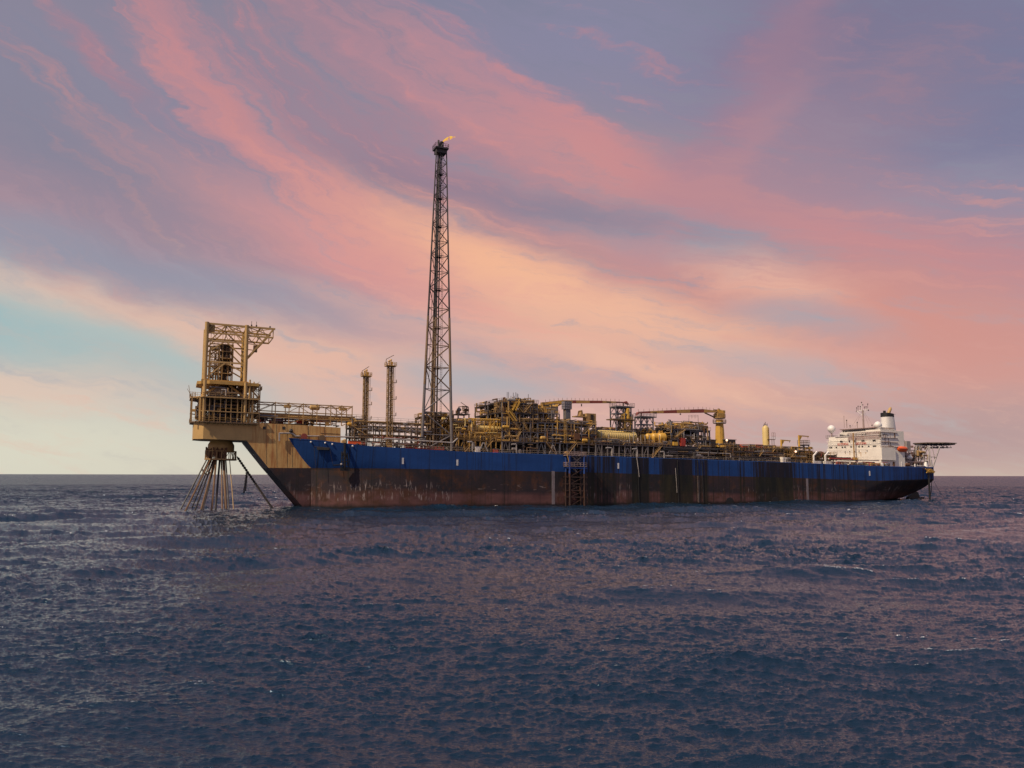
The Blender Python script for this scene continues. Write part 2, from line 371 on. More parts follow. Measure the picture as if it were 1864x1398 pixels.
def hull_mat():
    mt = bpy.data.materials.new('hull_paint'); mt.use_nodes = True; nt = mt.node_tree; N = nt.nodes; Lk = nt.links.new
    b = N['Principled BSDF']; uv = N.new('ShaderNodeUVMap'); uv.uv_map = 'UVMap'
    sep = N.new('ShaderNodeSeparateXYZ'); Lk(uv.outputs[0], sep.inputs[0])
    def M(op, a, b_=None, c=None, clamp=False):
        n = N.new('ShaderNodeMath'); n.operation = op; n.use_clamp = clamp
        for i, q in enumerate((a, b_, c)):
            if q is None: continue
            if isinstance(q, (int, float)): n.inputs[i].default_value = q
            else: Lk(q, n.inputs[i])
        return n.outputs[0]
    def noise(sx, sy, detail=6, rough=.6, off=0):
        mp = N.new('ShaderNodeMapping'); mp.inputs['Scale'].default_value = (sx, sy, 1); mp.inputs['Location'].default_value = (off, off * 1.7, 0); Lk(uv.outputs[0], mp.inputs[0])
        n = N.new('ShaderNodeTexNoise'); n.inputs['Scale'].default_value = 1; n.inputs['Detail'].default_value = detail; n.inputs['Roughness'].default_value = rough
        Lk(mp.outputs[0], n.inputs[0]); return n.outputs['Fac']
    def mr(f, a, b_, c=0., d=1.):
        r = N.new('ShaderNodeMapRange'); Lk(f, r.inputs[0])
        for i, q in enumerate((a, b_, c, d)): r.inputs[i + 1].default_value = q
        return r.outputs[0]
    def mix(f, a, c):
        n = N.new('ShaderNodeMix'); n.data_type = 'RGBA'; Lk(f, n.inputs[0])
        for i, q in ((6, a), (7, c)):
            if isinstance(q, tuple): n.inputs[i].default_value = (*q, 1)
            else: Lk(q, n.inputs[i])
        return n.outputs[2]
    U, Vv = sep.outputs[0], sep.outputs[1]       # metres along the side; 0 waterline, 1 paint line, 2 deck edge
    # blue topsides with faint plate seams
    blu = mix(mr(noise(.06, .9, 6), .3, .75), (.007, .042, .165), (.012, .062, .24))
    seam = M('LESS_THAN', M('FRACT', M('DIVIDE', U, 11.3)), .012)
    blu = mix(M('MULTIPLY', seam, .3), blu, (.008, .02, .09))
    # boot band: grey black above, dull red brown below
    gb = mix(mr(noise(.08, 1.5, 7), .35, .7), (.016, .016, .022), (.046, .028, .033))
    rb = mix(mr(noise(.15, 3.0, 7), .35, .7), (.085, .038, .040), (.15, .070, .066))
    vn = M('ADD', Vv, M('MULTIPLY', M('SUBTRACT', noise(.05, .5, 5, .6, 3), .5), .5))
    low = mix(mr(vn, .46, .34), gb, rb)
    # rust patches and dark tide line
    low = mix(M('MULTIPLY', mr(noise(.10, 2.0, 8, .68, 7), .50, .64), .85), low, (.06, .026, .014))
    low = mix(M('MULTIPLY', mr(noise(.35, 2.4, 7, .65, 17), .54, .66), .75), low, (.085, .036, .022))
    low = mix(M('MULTIPLY', mr(M('ADD', Vv, M('MULTIPLY', noise(.5, 3, 5, .6, 1), .12)), .17, .08), .95), low, (.010, .009, .010))
    # pale scrape marks, short and upright
    sc = mr(noise(1.5, 3.0, 4, .6, 11), .57, .63)
    zone = M('MULTIPLY', mr(noise(.045, .01, 3, .5, 23), .44, .56), M('MULTIPLY', mr(vn, .16, .22), mr(vn, .72, .55)))
    low = mix(M('MULTIPLY', M('MULTIPLY', sc, zone), .75), low, (.34, .28, .27))
    sc2 = M('MULTIPLY', mr(noise(.35, 16, 3, .5, 31), .60, .66), mr(noise(.03, .01, 2, .5, 29), .42, .55))
    low = mix(M('MULTIPLY', M('MULTIPLY', sc2, M('MULTIPLY', mr(Vv, .40, .48), mr(Vv, .62, .56))), .6), low, (.28, .22, .21))
    # grime runs
    def S0(x): return SX(x, 850, 0)
    zr = N.new('ShaderNodeValToRGB'); Lk(mr(U, S0(500), S0(1700)), zr.inputs[0]); cr = zr.color_ramp
    st = [(1040, 0), (1052, .55), (1066, .6), (1112, .55), (1122, .75), (1127, .05), (1142, .15), (1150, .9), (1163, 1), (1178, .75), (1184, .15), (1202, .1), (1206, 1), (1255, 1), (1260, .35), (1284, .7), (1290, .1), (1365, .12), (1378, .6), (1408, .8), (1436, .85), (1446, .3), (1520, .2), (1538, .45), (1560, .1), (1640, .15), (1690, .2)]
    a, e_ = S0(500), S0(1700)
    cr.elements[0].position = (S0(1040) - a) / (e_ - a); cr.elements[0].color = (.0, .0, .0, 1)
    cr.elements[1].position = 1; cr.elements[1].color = (.2, .2, .2, 1)
    for x, q in st[1:-1]:
        el_ = cr.elements.new((S0(x) - a) / (e_ - a)); el_.color = (q, q, q, 1)
    run = noise(.9, .10, 6, .65, 5)
    run2 = noise(3.0, .22, 4, .6, 9)
    rr = M('ADD', M('MULTIPLY', run, .6), M('MULTIPLY', run2, .4))
    gm = mr(M('ADD', zr.outputs[0], M('MULTIPLY', M('SUBTRACT', rr, .5), 4.2)), .14, .66)
    gcol = mix(mr(noise(.35, .4, 5, .6, 13), .35, .65), (.004, .004, .004), (.018, .010, .007))
    top = mix(M('MULTIPLY', gm, .93), blu, gcol)
    gcol2 = mix(mr(noise(.3, .5, 5, .6, 19), .45, .7), (.006, .009, .008), (.030, .026, .012))
    low = mix(M('MULTIPLY', gm, .9), low, gcol2)
    col = mix(M('GREATER_THAN', Vv, 1.0), low, top)
    Lk(col, b.inputs['Base Color']); b.inputs['Roughness'].default_value = .62; b.inputs['Specular IOR Level'].default_value = .3
    bp = N.new('ShaderNodeBump'); bp.inputs['Strength'].default_value = .35; bp.inputs['Distance'].default_value = .25
    Lk(M('ADD', noise(.35, .9, 4), M('MULTIPLY', M('FRACT', M('DIVIDE', U, 2.8)), .12)), bp.inputs['Height']); Lk(bp.outputs[0], b.inputs['Normal'])
    return mt
hullm = hull_mat()

# ------------------------------------------------------------------ sea
def sea_tile(n, L, wind, wdir, lmin, lmax, seed, pw=4.0, spread=8.0):
    rng = np.random.default_rng(seed)
    k1 = 2 * np.pi * np.fft.fftfreq(n, L / n); kx, ky = np.meshgrid(k1, k1, indexing='ij')
    k = np.sqrt(kx ** 2 + ky ** 2); k[0, 0] = 1e-6
    Lw = wind * wind / 9.81
    ph = np.exp(-1 / (k * Lw) ** 2) / k ** pw
    cosf = (kx * math.cos(wdir) + ky * math.sin(wdir)) / k
    ph *= np.abs(cosf) ** spread * .94 + .06
    lam = 2 * np.pi / k
    ph *= (lam > lmin) * (lam < lmax)
    ph[0, 0] = 0
    h = (rng.normal(size=(n, n)) + 1j * rng.normal(size=(n, n))) * np.sqrt(ph)
    hh = np.fft.ifft2(h).real; sd = hh.std()
    dx = np.fft.ifft2(-1j * kx / k * h).real / sd; dy = np.fft.ifft2(-1j * ky / k * h).real / sd
    hh = hh / sd
    return hh, dx, dy
def samp(a, x, y, L):
    n = a.shape[0]; fx = x / L * n; fy = y / L * n
    i = np.floor(fx).astype(int); j = np.floor(fy).astype(int); u = fx - i; v = fy - j
    i %= n; j %= n; i1 = (i + 1) % n; j1 = (j + 1) % n
    return a[i, j] * (1 - u) * (1 - v) + a[i1, j] * u * (1 - v) + a[i, j1] * (1 - u) * v + a[i1, j1] * u * v

def build_sea():
    d = 16.0; rows = [d]
    while d < 900:
        d += min(max(d * d / 20000, .08), 1.5); rows.append(d)
    nn = 26
    rows += list(np.geomspace(920, 60000, nn))
    rows = np.array(rows)
    az = np.radians(np.concatenate([np.arange(-46, -33.5, .12), np.arange(-33.5, 33.5, .048), np.arange(33.5, 46.001, .12)]))
    rr, aa = np.meshgrid(rows, az, indexing='ij')
    X = rr * np.sin(aa); Y = rr * np.cos(aa); Z = np.zeros_like(X)
    DX = np.zeros_like(X); DY = np.zeros_like(X)
    tiles = [(256, 173.0, 7.0, R(-72), 7, 40, 5, .12, 1.0, 0.3, 4.0, 900), (512, 61.0, 4.6, R(-106), .45, 7, 9, .038, 1.25, 1.1, 3.0, 900), (512, 23.7, 5.0, R(-76), .12, 1.2, 12, .017, .9, -.5, 2.7, 600)]
    CR = np.zeros_like(X)
    for (n, L, wind, wd, l0, l1, sd, amp, chop, rot, pw, far) in tiles:
        h, dx, dy = sea_tile(n, L, wind, wd - rot, l0, l1, sd, pw)
        c, s = math.cos(rot), math.sin(rot)
        x2 = X * c + Y * s; y2 = -X * s + Y * c
        fade = np.clip(1.4 - rr / far, 0, 1) * (.85 + np.clip((rr - 28) / 80, 0, 1) * 1.7 + np.clip((rr - 165) / 250, 0, 1) * .8)
        if l1 < 20: fade = fade * np.clip(1 + .22 * samp(GU, X * .8 + 31, Y * .35, 173.0), .5, 1.8)
        else: GU = h
        hz = samp(h, x2, y2, L); Z += amp * fade * hz; CR += hz * (0.55 if l1 < 20 else .35)
        a = -amp * chop * fade * samp(dx, x2, y2, L); b = -amp * chop * fade * samp(dy, x2, y2, L)
        DX += a * c - b * s; DY += a * s + b * c
    so = (X - O.x) * ES.x + (Y - O.y) * ES.y; to = (X - O.x) * ET.x + (Y - O.y) * ET.y
    CR += np.where((so > -24) & (so < 225) & (to < .5) & (to > -2.6), 1.5 * (1 + np.minimum(to, 0) / 2.6), 0)  # flecks beside the hull: wash plus painted sparkles
    # gusts: patches of rougher and calmer water
    X += DX; Y += DY
    nr, na = X.shape
    co = np.stack([X, Y, Z], -1).reshape(-1, 3).astype(np.float32)
    i = np.arange(nr - 1)[:, None] * na + np.arange(na - 1)[None, :]
    q = np.stack([i, i + na, i + na + 1, i + 1], -1).reshape(-1, 4)[:, ::-1]
    # the rest of the sea, coarse, all round
    base = len(co); ring_r = [0.0, 16.0, 60, 250, 900, 4000, 60000]
    ext = []; fe = []
    angs = [R(46) + (2 * math.pi - R(92)) * k / 40 for k in range(41)]
    for r_ in ring_r[1:]:
        for a_ in angs: ext.append((r_ * math.sin(a_), r_ * math.cos(a_), -.25))
    na2 = 41
    for ri in range(len(ring_r) - 2):
        for k in range(40): fe.append((base + ri * na2 + k, base + (ri + 1) * na2 + k, base + (ri + 1) * na2 + k + 1, base + ri * na2 + k + 1)[::-1])
    co = np.concatenate([co, np.array(ext, np.float32)]); q = np.concatenate([q, np.array(fe)])
    # disc right below the camera
    b2 = len(co); disc = [(0, 0, -.25)] + [(17 * math.sin(R(9 * k)), 17 * math.cos(R(9 * k)), -.25) for k in range(40)]
    co = np.concatenate([co, np.array(disc, np.float32)])
    me = bpy.data.meshes.new('sea')
    tri = np.array([(b2, b2 + 1 + (k + 1) % 40, b2 + 1 + k) for k in range(40)])
    nq, ntri = len(q), len(tri)
    me.vertices.add(len(co)); me.vertices.foreach_set('co', co.ravel())
    me.loops.add(nq * 4 + ntri * 3); me.loops.foreach_set('vertex_index', np.concatenate([q.ravel(), tri.ravel()]).astype(np.int32))
    me.polygons.add(nq + ntri)
    me.polygons.foreach_set('loop_start', np.concatenate([np.arange(nq) * 4, nq * 4 + np.arange(ntri) * 3]).astype(np.int32))
    me.polygons.foreach_set('loop_total', np.concatenate([np.full(nq, 4), np.full(ntri, 3)]).astype(np.int32))
    me.update(calc_edges=True); me.polygons.foreach_set('use_smooth', np.ones(nq + ntri, bool))
    mt = bpy.data.materials.new('sea_water'); mt.use_nodes = True; nt = mt.node_tree; N = nt.nodes; Lk = nt.links.new
    b = N['Principled BSDF']; b.inputs['Base Color'].default_value = (.008, .030, .062, 1); b.inputs['Roughness'].default_value = .10; b.inputs['IOR'].default_value = 1.40; b.inputs['Specular Tint'].default_value = (.52, .74, 1.0, 1)
    geo = N.new('ShaderNodeNewGeometry')
    def noise(sc, det, vs, rot, ro=.6):
        mp = N.new('ShaderNodeMapping'); mp.inputs['Scale'].default_value = vs; mp.inputs['Rotation'].default_value = (0, 0, rot); Lk(geo.outputs['Position'], mp.inputs[0])
        n = N.new('ShaderNodeTexNoise'); n.inputs['Scale'].default_value = sc; n.inputs['Detail'].default_value = det; n.inputs['Roughness'].default_value = ro; Lk(mp.outputs[0], n.inputs[0]); return n.outputs['Fac']
    def M(op, a, b_=None, c=None):
        n = N.new('ShaderNodeMath'); n.operation = op
        for i_, q_ in enumerate((a, b_, c)):
            if q_ is None: continue
            if isinstance(q_, (int, float)): n.inputs[i_].default_value = q_
            else: Lk(q_, n.inputs[i_])
        return n.outputs[0]
    n1 = noise(4.5, 4, (.55, 1.5, 1), R(8), .6); n2 = noise(1.1, 5, (.5, 1.5, 1), R(-12), .62)
    hsum = M('ADD', M('MULTIPLY', n1, .075), M('MULTIPLY', n2, .05))
    vl = N.new('ShaderNodeVectorMath'); vl.operation = 'LENGTH'; Lk(geo.outputs['Position'], vl.inputs[0])
    fr = N.new('ShaderNodeMapRange'); Lk(vl.outputs['Value'], fr.inputs[0]); fr.inputs[1].default_value = 150; fr.inputs[2].default_value = 700; fr.inputs[3].default_value = 0; fr.inputs[4].default_value = 1
    n3 = noise(.30, 5, (.35, 1.5, 1), R(-6), .7)
    hsum = M('ADD', hsum, M('MULTIPLY', M('MULTIPLY', n3, 2.6), fr.outputs[0]))
    bp = N.new('ShaderNodeBump'); bp.inputs['Strength'].default_value = 1.0; bp.inputs['Distance'].default_value = 1.0; Lk(hsum, bp.inputs['Height']); Lk(bp.outputs[0], b.inputs['Normal'])
    at = me.attributes.new('crest', 'FLOAT', 'POINT'); at.data.foreach_set('value', np.concatenate([CR.ravel(), np.zeros(len(co) - CR.size)]).astype(np.float32))
    ca = N.new('ShaderNodeAttribute'); ca.attribute_name = 'crest'
    def mrg(f_, a_, b_, c_=0., d_=1.):
        r_ = N.new('ShaderNodeMapRange'); Lk(f_, r_.inputs[0])
        for i_, q_ in enumerate((a_, b_, c_, d_)): r_.inputs[i_ + 1].default_value = q_
        return r_.outputs[0]
    patch = mrg(noise(.06, 3, (1, 1, 1), 0), .50, .62)
    foam_glints = M('MULTIPLY', M('MULTIPLY', mrg(ca.outputs['Fac'], 1.85, 2.15), mrg(noise(7, 4, (1, 1.5, 1), 0), .46, .54)), patch)  # whitecap foam, with extra white flecks imitating sun glints
    mxc = N.new('ShaderNodeMix'); mxc.data_type = 'RGBA'; Lk(foam_glints, mxc.inputs[0]); mxc.inputs[6].default_value = (.005, .017, .035, 1); mxc.inputs[7].default_value = (.85, .85, .86, 1); Lk(mxc.outputs[2], b.inputs['Base Color'])
    ro = mrg(vl.outputs['Value'], 150, 900, .08, .27); Lk(M('MAXIMUM', ro, M('MULTIPLY', foam_glints, .9)), b.inputs['Roughness'])
    me.materials.append(mt)
    o = bpy.data.objects.new('sea', me); COL.objects.link(o); o['kind'] = 'structure'
    return o
build_sea()

# ------------------------------------------------------------------ vessel: hull, deck, bow casing
def interp(tab, x):
    if x <= tab[0][0]: return tab[0][1]
    for (a, b), (c, d) in zip(tab[:-1], tab[1:]):
        if x <= c: return b + (d - b) * (x - a) / (c - a)
    return tab[-1][1]
BOWS = P(525, 797, 9)[0]; LB = 34.0
def TH(s_): return 9.0 * max(0.0, 1 - max(0, s_ - BOWS) / LB) ** 2.1
def PH(x, y):                                              # depth of the near hull side at an image point near the bow
    t = 4.0
    for _ in range(30): t = .5 * t + .5 * TH(SX(x, y, t))
    return t
def tab(pts, t): return [(P(x, y, t)[0], P(x, y, t)[2]) for x, y in pts]
DK = [(525, 797, 9)] + [(x, y, PH(x, y)) for x, y in ((552, 799), (580, 801), (610, 804.5), (640, 808), (660, 811), (680, 812.3))] + [(700, 813.5, 0), (740, 816, 0), (800, 819.5, 0), (860, 823, 0), (880, 823.6, 0), (1040, 829, 0), (1200, 834, 0), (1330, 838.5, 0), (1450, 842.6, 0), (1600, 849, 0), (1690, 850.5, 3), (1705, 850.5, 4)]
DKT = [(P(*q)[0], P(*q)[2]) for q in DK]
BK = [(500, 851.5, 9), (566, 851.8, 9), (600, 852, PH(600, 852)), (640, 852.3, PH(640, 852)), (700, 852.6, 0), (880, 855.6, 0), (1050, 859.3, 0), (1200, 863.5, 0), (1450, 870, 0), (1600, 875, 0), (1690, 872, 4), (1705, 872, 4)]
BKT = [(P(*q)[0], P(*q)[2]) for q in BK]
def zdk(s): return interp(DKT, s)
vessel = thing('production_vessel', (100, C, 0), 'long rust-streaked production ship with blue topsides and dull red waterline', 'ship')

rows = [(-.5, 1), (0, 1), (.08, 1), (.2, 1), (.35, 1), (.5, 1), (.65, 1), (.8, 1), (.93, 1), (1.0, 1), (1.0001, 1), (1.1, 1), (1.25, 1), (1.4, 1), (1.6, 1), (1.8, 1), (2.0, 1)]
bowcurve = [(0, 566), (1.0, 566), (1.15, 558), (1.35, 549), (1.6, 540), (1.8, 532), (2, 525)]      # v -> px where the flare leaves the casing
sternrow = {-.5: (1600, 912, 17.6), 0: (1625, 911, 17.5), .08: (1643, 909.5, 17), .2: (1653, 906, 16), .35: (1666, 900, 14), .5: (1677, 892.5, 12), .65: (1686, 886, 9.5), .8: (1693, 880.5, 7), .93: (1699, 875, 5), 1: (1700, 873, 4.5), 2: (1699.5, 850, 4)}
def stern_at(v):
    ks = sorted(sternrow); v = min(max(v, ks[0]), 2)
    for a, b in zip(ks[:-1], ks[1:]):
        if v <= b:
            f_ = (v - a) / (b - a); return [sternrow[a][i] * (1 - f_) + sternrow[b][i] * f_ for i in range(3)]
NU = 150
us = []
for i in range(NU + 1):
    x = i / NU; us.append(x + .045 * math.sin(2 * math.pi * x) * -1)
def hull_grid():
    g = []
    for (v, _) in rows:
        s0 = SX(interp(bowcurve, v), 800 + (2 - v) * 52 if v <= 2 else 800, 9)
        ex, ey, te = stern_at(v); s1 = SX(ex, ey, te)
        sr = SX(1617 - 75 * min(1, max(0, (1 - v) * 1.3)), 870, 0); pw = 1.15 + .9 * min(1, max(0, 1 - v))
        Lb = LB
        line = []
        for u in us:
            s = s0 + u * (s1 - s0)
            x = (s - s0) / Lb; t = 0.0
            if x < 1: t = 9.0 * (1 - x) ** 2.1
            if s > sr: t = te * ((s - sr) / (s1 - sr)) ** pw
            zw = trim(s); zb = interp(BKT, s); zd = zdk(s)
            if v <= 1: z = zw + v * (zb - zw) if v >= 0 else zw - 3
            else: z = zb + (v - 1) * (zd - zb)
            line.append((s, t, z, v))
        g.append(line)
    return g
G = hull_grid(); nU = len(us)
hm = MB(); hm.uv = []
for side in (0, 1):
    b = len(hm.v)
    for line in G:
        for (s, t, z, v) in line: hm.v.append((s, t if side == 0 else 2 * C - t, z)); hm.uv.append((s, v))
    for r_ in range(len(G) - 1):
        for i in range(nU - 1):
            q = (b + r_ * nU + i, b + r_ * nU + i + 1, b + (r_ + 1) * nU + i + 1, b + (r_ + 1) * nU + i)
            hm.f.append(q if side == 0 else q[::-1])
off = len(G) * nU                                          # transom and keel plate
for r_ in range(len(G) - 1):
    a = r_ * nU + nU - 1; hm.f.append((a, a + off, a + off + nU, a + nU))
    a = r_ * nU; hm.f.append((a + nU, a + off + nU, a + off, a))
hull = hm.build('hull', hullm, vessel, True)
# deck plate just under the sheer
dm = MB(); top = G[-1]
for (s, t, z, v) in top: dm.v += [(s, t + .05, z - .35), (s, 2 * C - t - .05, z - .35)]
dm.f = [(2 * i, 2 * i + 2, 2 * i + 3, 2 * i + 1) for i in range(nU - 1)]
dm.build('main_deck', paint('deck_paint', (.12, .05, .035), .5), vessel)
# gunwale cap along the near edge, sunlit brightness put into its pale blue
gm = MB()
for a, b in zip(top[:-1], top[1:]):
    if a[0] > SX(858, 823, 0): gm.bar((a[0], a[1] + .12, a[2]), (b[0], b[1] + .12, b[2]), .14)
gm.build('gunwale', paint('sunlit_gunwale_blue', (.06, .17, .50), .1), vessel)

# bow casing (yellow), with the raked stem
def casing():
    def pts(l): return [(P(x, y, 9)[0], P(x, y, 9)[2]) for x, y in l]
    up_ = pts([(449.5, 802.7), (446, 768.5), (560, 774.5), (620, 778.5), (620, 806), (566, 852), (488.6, 851.6)])
    lo_ = pts([(488.6, 851.6), (566, 852)]) + pts([(566, 940), (562, 941)])
    m1 = MB(); m1.prism(up_, 9, 27); up__ = m1.build('bow_casing', rustyc, vessel)
    m2 = MB(); m2.prism([lo_[0], lo_[1], (lo_[1][0], -3.5), (P(551, 922.7, 9)[0] + 3.2, -3.5), (P(551, 922.7, 9)[0], P(551, 922.7, 9)[2])], 9, 27)
    m2.uv = [(q[0], min(.995, (q[2] - trim(q[0])) / (lo_[1][1] - trim(q[0])))) for q in m2.v]
    m2.build('forefoot', hullm, vessel)
    # raked front faces, a hand proud: grey above, black below
    s3 = MB(); a, b = P(449.5, 802.7, 9), P(488.6, 851.6, 9)
    s3.add([(a[0] - .05, 8.98, a[2]), (b[0] - .05, 8.98, b[2]), (b[0] - .05, 27.02, b[2]), (a[0] - .05, 27.02, a[2]),
            (a[0] - .02, 8.98, a[2]), (b[0] - .02, 8.98, b[2]), (b[0] - .02, 27.02, b[2]), (a[0] - .02, 27.02, a[2])],
           [(0, 1, 2, 3), (7, 6, 5, 4), (0, 4, 5, 1), (1, 5, 6, 2), (2, 6, 7, 3), (3, 7, 4, 0)])
    s3.build('stem_plate', paint('stem_plate_paint', (.16, .13, .125), .25), vessel)
    # seams, stiffeners and square openings on the side
    s4 = MB()
    for x in (484, 503, 522, 531): s4.bar(P(x, 772.5, 8.99), P(x + 1, 850 if x > 489 else 845, 8.99), .045)
    s4.bar(P(560, 775, 8.95), P(562, 806, 8.95), .07); s4.bar(P(590, 777, 8.95), P(591, 800, 8.95), .05)
    s4.bar(P(583, 788, 8.95), P(618, 790, 8.95), .06)
    for i in range(0, len(s4.v), 8):
        q = MB(); q.v = s4.v[i:i + 8]; q.f = s4.f[:6]; q.build('plate_seam', brown, vessel)
    for (x, y) in ((481, 779), (516.5, 779)):
        a = P(x, y, 8.9); mm = MB(); mm.box(a[0] - .42, a[0] + .42, 8.93, 8.99, a[2] - .42, a[2] + .42); mm.build('vent_opening', dark, vessel)
casing()

# rails and small fittings of the ship
def ship_rails():
    r_ = MB()
    pts = [(q[0], q[1] + .35, q[2]) for q in top if SX(655, 812, 0) < q[0] < SX(1612, 849, 0)]
    acc = 0
    for a, b in zip(pts[:-1], pts[1:]): r_.rail(a, b, 1.15, .05, 2.2)
    r_.build('deck_rail', paint('rail_paint', (.42, .34, .26), .4), vessel)
    for (x, y) in ((733.3, 839), (832.5, 842), (1125.5, 848), (1583, 861.5)):
        a = P(x, y, 0); mm = MB(); mm.box(a[0] - .30, a[0] + .30, -.06, 0, a[2] - .95, a[2] + .95); mm.build('draught_mark', markw, vessel)
    for (x, y0, y1, w_) in ((1007, 857.5, 920, .55), (1469, 871, 914.5, .5), (1271, 866, 917, .40)):
        a = P(x, y0, 0); b = P(x, y1, 0); mm = MB(); mm.box(a[0] - w_, a[0] + w_, -.07, .0, trim(a[0]) + .4, a[2]); mm.build('draught_strip', paint('faded_marking', (.22, .19, .21), .4) if x != 1271 else paint('faded_marking_dull', (.20, .15, .13), .6), vessel)
    # overboard pipes and sea stains down the side
    for (pts_, mat, rr) in (([(1158.5, 826), (1159.5, 836), (1162, 853), (1163.5, 868)], lgrey, .14), ([(1229.5, 852), (1231.5, 880), (1232.5, 897)], lgrey, .10)):
        mm = MB(); mm.line(pts_, -.2, rr, 6); mm.build('overboard_pipe', mat, vessel)
    for x0 in (1159, 1231, 1268, 1276):
        mm = MB(); a = P(x0 + 2, 858, 0); mm.bar((a[0], -.12, zdk(a[0]) - .4), (a[0] + .3, -.12, trim(a[0]) + .2), .14, 6); mm.build('side_fender', black, vessel)
    for (x, y) in ((1328.5, 912), (1411.5, 910)):
        a = P(x, y, 0); mm = MB(); mm.lathe((a[0], -.08, trim(a[0]) + .35), (a[0], .05, trim(a[0]) + .35), [(0, 1.75), (1, 1.75)], 20); mm.build('sea_chest', black, vessel)
    # bow: hawse recess, chocks, towing gear, long white pipe
    t0 = 3.6
    mm = MB(); mm.line([(571.5, 814), (575, 851)], PH(573, 830) - .05, .06); mm.path([P(571.5, 813, PH(571.5, 813) - .1), P(586, 814, PH(586, 814) - .1), P(601, 815.5, PH(601, 815) - .1)], .09, 4); mm.line([(600, 815), (606, 846)], PH(603, 830) - .05, .05); mm.build('recess_edge', dark, vessel)
    mm = MB(); mm.path([P(577, 816.5, PH(577, 816) + .2), P(599, 817, PH(599, 817) + .2)], .42, 4); mm.build('hawse_painted_shadow', black, vessel)  # black bar stands for the shadow under the hawse lip
    for (x, y) in ((566, 804.5), (592, 806.2), (605, 808.5), (642, 812)):
        t = PH(x, y); mm = MB(); mm.ball(P(x, y, t), .3, 8); mm.build('fairlead', clean, vessel)
    mm = MB(); mm.line([(508.5, 803), (508.5, 788.5), (530, 788.5), (535, 791), (538, 794), (560, 793.6), (680, 796.5), (700, 798)], 8.2, .24, 8); mm.build('deck_pipe', lgrey, vessel)
    mm = MB(); mm.line([(700, 798), (758, 802), (824, 806), (833, 798)], 2.2, .24, 8); mm.build('deck_pipe', lgrey, vessel)
    mm = MB(); mm.ball(P(529.5, 784.5, 8.4), .7, 8); mm.bar(P(529.5, 788, 8.4), P(529.5, 782, 8.4), .3, 6); mm.build('air_vent', dark, vessel)
    # rudder and its horn
    mm = MB(); q = [(P(x, y, C)[0], P(x, y, C)[2]) for x, y in ((1652, 905), (1663, 893), (1669, 896), (1672, 905), (1680, 904.5), (1680, 907.5), (1670, 910), (1650, 912))]
    mm.prism(q, C - .7, C + .7); mm.build('rudder', black, vessel)
ship_rails()

def anchor_gear():
    T = PH(628, 830)
    th = thing('anchor_gear', P(628, 856, T), 'black hanging chain stopper frame over the blue bow flare', 'anchor gear')
    m_ = MB()
    m_.line([(627.5, 806), (627.8, 822), (627, 853)], T - .25, .35, 6); m_.line([(622.5, 822), (621.5, 850)], T - .2, .18, 6); m_.line([(632, 824), (633.5, 848)], T - .2, .18, 6)
    m_.line([(622, 834), (627, 820), (632, 834)], T - .2, .18, 6)
    for y in (828, 834, 840, 846): m_.line([(622, y), (633, y + .5)], T - .4, .12)
    m_.build('frame', black, th)
    m_ = MB(); a = P(620, 857, T); b = P(637.5, 851, T); m_.box(a[0], b[0], T - .25, T + .9, a[2], a[2] + 1.1); m_.build('fender_block', black, th)
    m_ = MB(); m_.line([(607, 847), (622, 846)], T - .2, .16, 6); m_.build('arm', black, th)
    m_ = MB(); m_.ball(P(621.5, 845, T - .5), .35, 8); m_.build('shackle', lgrey, th)
    m_ = MB(); a = P(621.5, 806.5, T); b = P(632, 801.5, T); m_.box(a[0] + .4, b[0] - .2, T + .8, T + 2.6, a[2], a[2] + .9); m_.ball(P(627, 802, T + 2.4), .5, 10); m_.build('roller_housing', cream, th)
anchor_gear()

